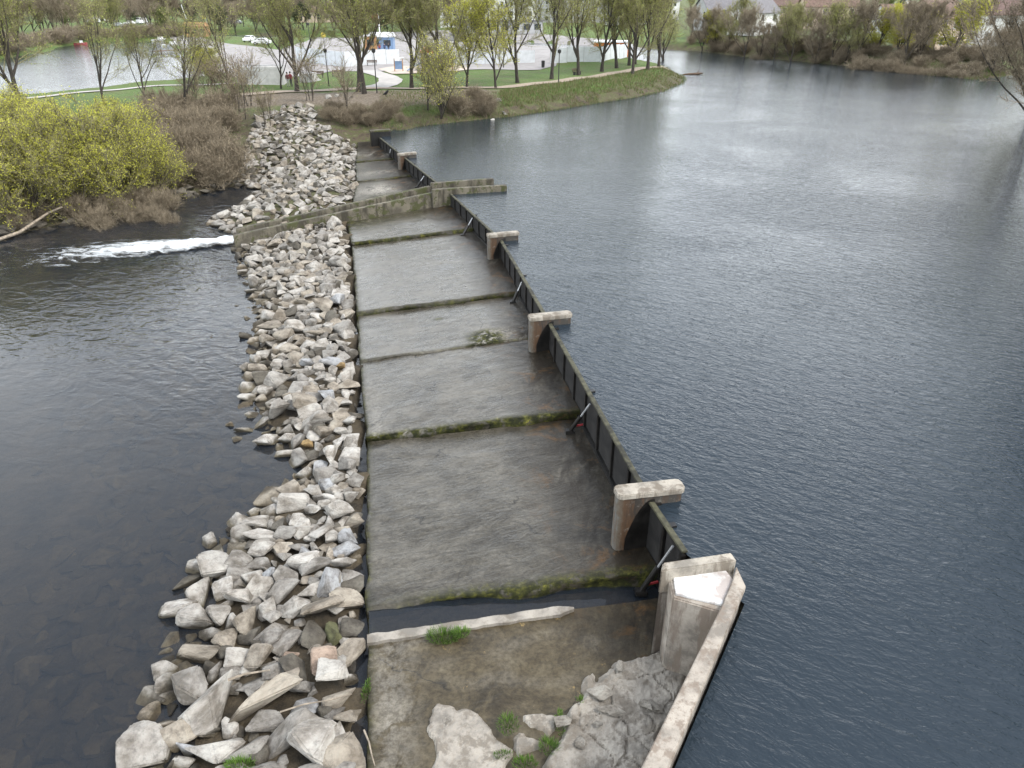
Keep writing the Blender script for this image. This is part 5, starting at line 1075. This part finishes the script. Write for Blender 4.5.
kiosk(500, 40, 26, 6, 3.4, M_WALLG, M_ROOFG, 'long grey shed with dark flat roof behind the hoarding', 0, 8, True)
def pole(u, v, h, label, flag=None, lean=0):
    x, y = tpx(u, v); t = empty('flag_pole', (x, y, H1(x, y))); tag(t, label, 'pole'); MB().tube([(0, 0, 0), (lean, 0, h)], [.16, .09], 8).obj('pole', M_CARW, t); MB().tube([(0, 0, -.1), (0, 0, .15)], [.35, .3], 8).obj('base', M_GREYW, t)
    if flag: MB().box((-.75, .0, h-.6), (1.3, .03, .9)).obj('flag', flag, t)
pole(191, 32, 8.5, 'leaning white mast left of the timber kiosk', None, -1.6); pole(209, 33, 7.2, 'pole with yellow flag behind the timber kiosk', M_YELP); pole(381, 50, 7, 'pole with red flag over the blue stall', M_LTRED)
x, y = tpx(325, 50); t = empty('round_sign', (x, y, H1(x, y))); tag(t, 'yellow round sign on a pole behind the hoarding', 'sign'); MB().tube([(0, 0, 0), (0, 0, 2.6)], .05, 6).obj('post', M_BLACK, t)
dv, df = tube([(0, -.03, 2.9), (0, .03, 2.9)], .55, 16); obj('disc', dv, df, M_YELP, t)

# parked cars
def make_car(body, van=False):
    t = empty('parked_car'); L, Wd, hh = (4.3, 1.75, 1.42) if not van else (5.2, 2.0, 2.3)
    pr = [(-L/2, .35), (-L/2, .75), (-L*.46, .88), (-L*.24, .95), (-L*.12, hh), (L*.22, hh), (L*.40, .95), (L*.49, .88), (L/2, .6), (L/2, .35)] if not van else [(-L/2, .35), (-L/2, .95), (-L*.40, 1.15), (-L*.28, hh), (L*.48, hh), (L/2, hh-.15), (L/2, .35)]
    n = len(pr); v = []
    for s in (-1, 1): v += [(x, s*(Wd/2 if z < 1 else Wd/2*.86), z) for x, z in pr]
    o = obj('body', v, [(i, (i+1) % n, n+(i+1) % n, n+i) for i in range(n)]+[tuple(range(n-1, -1, -1)), tuple(range(n, 2*n))], body, t); bevel_mesh(o.data, .05)
    for s in (-1, 1):
        MB().box((L*.05 if not van else -L*.24, s*Wd*.462, hh*.80), (L*.36 if not van else L*.16, .05, hh*.24)).obj('side_window', M_GLASS, t)
        for k in (-1, 1):
            v_, f_ = tube([(k*L*.31, s*(Wd/2-.18), .33), (k*L*.31, s*(Wd/2+.03), .33)], .33, 12); w = obj('wheel', v_, f_, M_TYRE, t); v_, f_ = tube([(k*L*.31, s*(Wd/2), .33), (k*L*.31, s*(Wd/2+.045), .33)], .19, 10); obj('rim', v_, f_, M_ROD, w)
        MB().box((-L/2-.01, s*Wd*.34, .68), (.06, .3, .14)).obj('headlight', M_CARW, t)
    MB().box((-L*.19 if not van else -L*.345, 0, hh*.82), (.05, Wd*.78, hh*.30), 0, 0, -.55).obj('windscreen', M_GLASS, t)
    return t
protos = [make_car(M_CARW), make_car(M_CARG), make_car(M_CARB), make_car(M_CARW, True)]
cars = [(68, 34, 0), (75, 36, 1), (82, 35, 2), (88, 33, 0), (94, 23, 3), (103, 21, 3), (110, 22, 0), (118, 27, 1), (130, 25, 0), (142, 24, 3), (150, 28, 0), (60, 33, 1), (50, 36, 0), (228, 22, 0), (237, 24, 1), (250, 42, 0), (262, 45, 0)]
nm_ = {0: 'white car', 1: 'silver car', 2: 'blue car', 3: 'white van'}; usedp = set()
for i, (u, v, k) in enumerate(cars):
    t = protos[k] if k not in usedp else copy_tree(protos[k]); usedp.add(k); x, y = tpx(u, v); t.location = (x, y, H1(x, y)+.05); t.rotation_euler = (0, 0, random.uniform(-.4, .4)+(1.2 if i % 3 == 0 else 0))
    tag(t, f'parked {nm_[k]} beyond the head of the basin' if u < 200 else f'parked {nm_[k]} beside the plaza', 'car' if k < 3 else 'van', 'vehicles beyond the basin' if u < 200 else 'cars beside the plaza')
# boats and jetty in the basin
def boat(u, v, L, mat, label, rz):
    x, y = tpx(u, v, PONDZ); x, y = P(u, v, PONDZ)[:2]; t = empty('moored_boat', (x, y, PONDZ), rz); tag(t, label, 'boat', 'boats in the basin')
    v_ = []; f_ = []; n = 9
    for i in range(n):
        s = i/(n-1); w = L*.17*(1-(max(0, s-.45)/.55)**2.2)*(.8+.2*min(1, s*4)); 
        for yy, zz in ((-w, .45+.2*s*s), (-w*.6, -.1), (w*.6, -.1), (w, .45+.2*s*s)): v_.append(((s-.5)*L, yy, zz))
    f_ = [(i*4+j, i*4+j+1, (i+1)*4+j+1, (i+1)*4+j) for i in range(n-1) for j in range(3)]+[(0, 1, 2, 3)]
    obj('hull', v_, f_, mat, t); MB().box((-.05*L, 0, .40), (L*.7, L*.24, .05)).obj('deck', M_CARW, t); MB().box((.08*L, 0, .75), (L*.22, L*.2, .6)).obj('cabin', M_CARW, t); MB().box((.19*L, 0, .82), (.05, L*.17, .3)).obj('windscreen', M_GLASS, t)
boat(81, 45, 3.2, M_LTRED, 'small red boat moored by the left shore of the basin', .3); boat(160, 41, 5, M_CARW, 'small white boat at the jetty at the basin head', 1.2); boat(172, 46, 5, M_CARW, 'white boat moored by the promenade', .9)
for u, v, rz, lab in [(128, 36.5, 0, 'wooden landing stage along the head of the basin'), (185, 52, 1.0, 'dark landing stage along the promenade')]:
    q = P(u, v, PONDZ); t = empty('landing_stage', (q.x, q.y, PONDZ), rz); tag(t, lab, 'jetty')
    for k in range(8): MB().box((-7+k*2, 0, .55), (1.92, 2.0, .1)).obj('deck_board', M_WOOD, t)
    for k in (-1, 0, 1): MB().tube([(k*6.5, -.9, -1.5), (k*6.5, -.9, 1.0)], .12, 8).obj('pile', M_WOOD, t)

# people
def person(u, v, z, h, top, leg, rz, label, z_add=0):
    x, y = tpx(u, v, z); t = empty('person', (x, y, H1(x, y)+z_add), rz); tag(t, label, 'person')
    bm = bmesh.new(); k = h/1.75
    pts = {'pel': (0, 0, .95), 'ch': (0, 0, 1.28), 'nk': (0, .01, 1.48), 'hd': (0, -.02, 1.60), 'tp': (0, -.01, 1.72), 'lk': (.10, -.05, .50), 'la': (.11, .06, .08), 'lt': (.12, -.12, .04), 'rk': (-.10, .05, .52), 'ra': (-.10, .16, .10), 'rt': (-.11, .02, .04), 'lh': (.09, 0, .90), 'rh': (-.09, 0, .90), 'ls': (.19, 0, 1.40), 'le': (.25, .03, 1.12), 'lw': (.23, -.08, .90), 'lf': (.22, -.12, .82), 'rs': (-.19, 0, 1.40), 're': (-.25, .03, 1.12), 'rw': (-.23, -.06, .90), 'rf': (-.22, -.10, .82)}
    rad = {'pel': .15, 'ch': .17, 'nk': .065, 'hd': .095, 'tp': .07, 'lk': .065, 'la': .05, 'lt': .045, 'rk': .065, 'ra': .05, 'rt': .045, 'lh': .095, 'rh': .095, 'ls': .075, 'le': .055, 'lw': .04, 'lf': .03, 'rs': .075, 're': .055, 'rw': .04, 'rf': .03}
    ed = [('pel', 'ch'), ('ch', 'nk'), ('nk', 'hd'), ('hd', 'tp'), ('pel', 'lh'), ('lh', 'lk'), ('lk', 'la'), ('la', 'lt'), ('pel', 'rh'), ('rh', 'rk'), ('rk', 'ra'), ('ra', 'rt'), ('ch', 'ls'), ('ls', 'le'), ('le', 'lw'), ('lw', 'lf'), ('ch', 'rs'), ('rs', 're'), ('re', 'rw'), ('rw', 'rf')]
    ks = list(pts); me = bpy.data.meshes.new('body'); me.from_pydata([tuple(c*k for c in pts[q]) for q in ks], [(ks.index(a), ks.index(b)) for a, b in ed], [])
    o = link_mesh('body', me, t); m = o.modifiers.new('skin', 'SKIN'); 
    if not me.skin_vertices: me.attributes
    sk = me.skin_vertices[0].data if me.skin_vertices else None
    if sk:
        for i, q in enumerate(ks): sk[i].radius = (rad[q]*k, rad[q]*k*.85); 
        sk[0].use_root = True
    m2 = o.modifiers.new('sub', 'SUBSURF'); m2.levels = 1; m2.render_levels = 1
    mm = NT('clothing'); geo = mm.n('ShaderNodeTexCoord'); sx = mm.n('ShaderNodeSeparateXYZ'); mm.l(geo.outputs['Object'], sx.inputs[0])
    zz = mm.math('DIVIDE', sx.outputs[2], h); r_ = mm.n('ShaderNodeValToRGB'); r_.color_ramp.interpolation = 'CONSTANT'; e_ = r_.color_ramp.elements
    for _ in range(2): e_.new(.5)
    for i, (p_, c_) in enumerate([(0, (.03, .03, .03)), (.06, leg), (.54, top), (.855, (.48, .30, .22))]): e_[i].position = p_; e_[i].color = (*c_, 1)
    mm.l(zz, r_.inputs[0]); mm.col(r_.outputs[0]); mm.rough(.85); me.materials.append(mm.m)
    hv, hf = tube([(0, .02*k, 1.60*k), (0, .025*k, 1.70*k), (0, .02*k, 1.78*k), (0, .01*k, 1.81*k)], [.105*k, .115*k, .09*k, .03*k], 10); obj('hair', hv, hf, M_HAIR, t, True)
person(288.6, 87, 1.5, 1.75, (.10, .035, .04), (.28, .28, .30), .3, 'left of the two people walking on the lawn, in dark top and light trousers')
person(291.6, 86.6, 1.5, 1.78, (.20, .03, .04), (.04, .04, .05), -.2, 'right of the two people walking on the lawn, in dark red top')
person(380, 53.5, 1.5, 1.7, (.25, .03, .04), (.05, .05, .08), .5, 'left person in front of the blue stall, in red top', .15); person(385, 53.5, 1.5, 1.75, (.05, .06, .12), (.03, .03, .04), 0, 'middle person in front of the blue stall, in dark blue', .15); person(389, 53, 1.5, 1.72, (.03, .03, .035), (.1, .1, .12), -.4, 'right person in front of the blue stall, in black', .15); person(450, 63, 1.5, 1.7, (.04, .05, .10), (.04, .04, .05), .4, 'person in dark blue before the white hoarding', .15)
# crow on the dirt
x, y = tpx(386, 97); t = empty('crow', (x, y, H1(x, y)+.06), -.5); tag(t, 'large black bird standing on the dirt bank', 'bird')
v_, f_ = tube([(-.42, 0, .18), (-.25, 0, .24), (0, 0, .34), (.17, 0, .47), (.25, 0, .60), (.33, 0, .64), (.40, 0, .63), (.52, 0, .60)], [.03, .09, .17, .14, .09, .09, .06, .01], 8); obj('body', v_, f_, M_BIRD, t, True)
for s in (-1, 1): MB().tube([(.02, s*.06, .25), (.03, s*.06, -.06)], .018, 5).obj('leg', M_BIRD, t)
x, y = tpx(381, 105.5); t2 = copy_tree(t); t2.location = (x, y, H1(x, y)+.06); t2.scale = (.8,)*3; t2.rotation_euler = (0, 0, 1); tag(t2, 'smaller black bird lower on the bank by the scree', 'bird')
# driftwood log off the point
q = P(694, 74.5, .03); t = empty('floating_log', q, .1); tag(t, 'dark log with a stub lying in the water off the grassy point', 'log'); MB().tube([(-2.0, 0, 0), (-.8, .1, .05), (.6, 0, .12), (1.5, -.1, .2)], [.10, .18, .2, .12], 8).obj('trunk', M_WOOD, t); MB().tube([(.5, 0, .1), (.9, .1, .75)], [.1, .04], 6).obj('stub', M_WOOD, t)

# ------------------------------------------------------------------ houses
def house(u, v, w, d, h, rh, rz, wall, roof, label, nw=3, floors=2, gable=True, cat='house'):
    x, y = tpx(u, v, 3); z = H1(x, y)-.2; t = empty('house', (x, y, z), rz); tag(t, label, cat); h += .2
    if gable:
        wv = [(-w/2, -d/2, 0), (w/2, -d/2, 0), (w/2, d/2, 0), (-w/2, d/2, 0), (-w/2, -d/2, h), (w/2, -d/2, h), (w/2, d/2, h), (-w/2, d/2, h), (-w/2, 0, h+rh), (w/2, 0, h+rh)]
        obj('wall', wv, [(0, 1, 5, 4), (1, 2, 6, 9, 5), (2, 3, 7, 6), (3, 0, 4, 8, 7)], wall, t); e = .45; k = rh/(d/2); dz = .16
        rv_ = []
        for s in (-1, 1): rv_ += [(-w/2-e, s*(d/2+e), h-k*e+.03), (w/2+e, s*(d/2+e), h-k*e+.03), (w/2+e, 0, h+rh+.03), (-w/2-e, 0, h+rh+.03)]
        n = 8; rv_ += [(a, b, c+dz) for a, b, c in rv_]
        r = obj('roof', rv_, [(0, 1, 2, 3), (7, 6, 5, 4), (8, 9, 10, 11), (15, 14, 13, 12), (0, 1, 9, 8), (4, 5, 13, 12), (1, 2, 10, 9), (3, 0, 8, 11), (5, 6, 14, 13), (7, 4, 12, 15)], roof, t)
        MB().box((w*.25, .6, h+rh+.2), (.6, .6, 1.4)).obj('chimney', wall, r)
    else:
        MB().box((0, 0, h/2), (w, d, h)).obj('wall', wall, t); MB().box((0, 0, h+.15), (w+.4, d+.4, .3)).obj('roof', roof, t)
    fh = h/floors
    for fl in range(floors):
        for i in range(nw):
            for face in ('f', 's'):
                if face == 's' and i >= 2: continue
                q = (-w/2+(i+.5)*w/nw, -d/2, fl*fh+fh*.56) if face == 'f' else (-w/2, -d/4+i*d/2, fl*fh+fh*.56); sz = (1.0, .10, fh*.48) if face == 'f' else (.10, 1.0, fh*.48)
                wn = MB().box(q, (sz[0]+.16, sz[1], sz[2]+.16) if face == 'f' else (sz[0], sz[1]+.16, sz[2]+.16)).obj('window', M_CARW, t)
                q2 = (q[0], q[1]-.03, q[2]) if face == 'f' else (q[0]-.03, q[1], q[2]); MB().box(q2, sz).obj('pane', M_GLASS, wn)
    MB().box((w*.1, -d/2-.03, 1.15), (1.0, .1, 2.1)).obj('door', M_WOOD, t); return t
house(1006, 43, 15, 9, 5.2, 2.6, -.12, M_WALLW, M_ROOFR, 'white two-storey house with red-brown roof at the right edge', 4)
house(928, 47, 10, 8.5, 5.2, 2.8, .55, M_WALLP, M_ROOF, 'pink-beige house with brown gable roof behind the yellow willows', 3)
house(893, 33, 9, 8, 4.2, 2.0, .1, M_WALLW, M_ROOF, 'small white house left of the pink-beige one', 2)
house(752, 34, 10, 8, 5.0, 3.2, .7, M_WALLW, M_ROOFG, 'grey-roofed white gabled house behind the bare far trees', 2)
house(782, 26, 16, 9, 5.5, 2.8, .1, M_WALLP, M_ROOFR, 'beige house with red roof behind the bare far trees', 4)
house(720, 30, 12, 9, 5.0, 3.0, .2, M_WALLG, M_ROOFG, 'grey house at the left of the far bank houses', 3)
house(824, 28, 14, 9, 5.5, 3.0, -.1, M_WALLP, M_ROOF, 'beige house with brown roof in the middle of the far bank', 4)
house(487, 27, 34, 14, 18, 1, .08, M_WALLW, M_ROOFG, 'pale apartment block with dark windows behind the park trees', 10, 6, False, 'building')
house(570, 22, 30, 12, 12, 1, -.05, M_WALLG, M_ROOFG, 'grey apartment block behind the path trees', 9, 4, False, 'building')
house(640, 24, 26, 12, 8, 3, .1, M_WALLW, M_ROOFG, 'wide white building behind the last path trees', 7, 3)
house(120, 14, 22, 10, 5, 2.5, 0, M_WALLW, M_ROOFG, 'low white building beyond the parked vehicles', 6, 2)
house(330, 22, 26, 10, 4, 2, .05, M_WALLP, M_ROOF, 'long low building behind the white hoarding', 7, 1)
# garden wall below the white house
a = P(965, 47, 3.2); b = P(1060, 45, 3.2); t = empty('garden_wall', (a.x, a.y, H1(a.x, a.y)), math.atan2(b.y-a.y, b.x-a.x)); tag(t, 'low grey garden wall in front of the white house', 'wall'); MB().box(((b-a).length/2, 0, .35), ((b-a).length, .25, 1.1)).obj('wall', M_GREYW, t); MB().box(((b-a).length/2, 0, .95), ((b-a).length, .35, .1)).obj('coping', M_CAP, t)
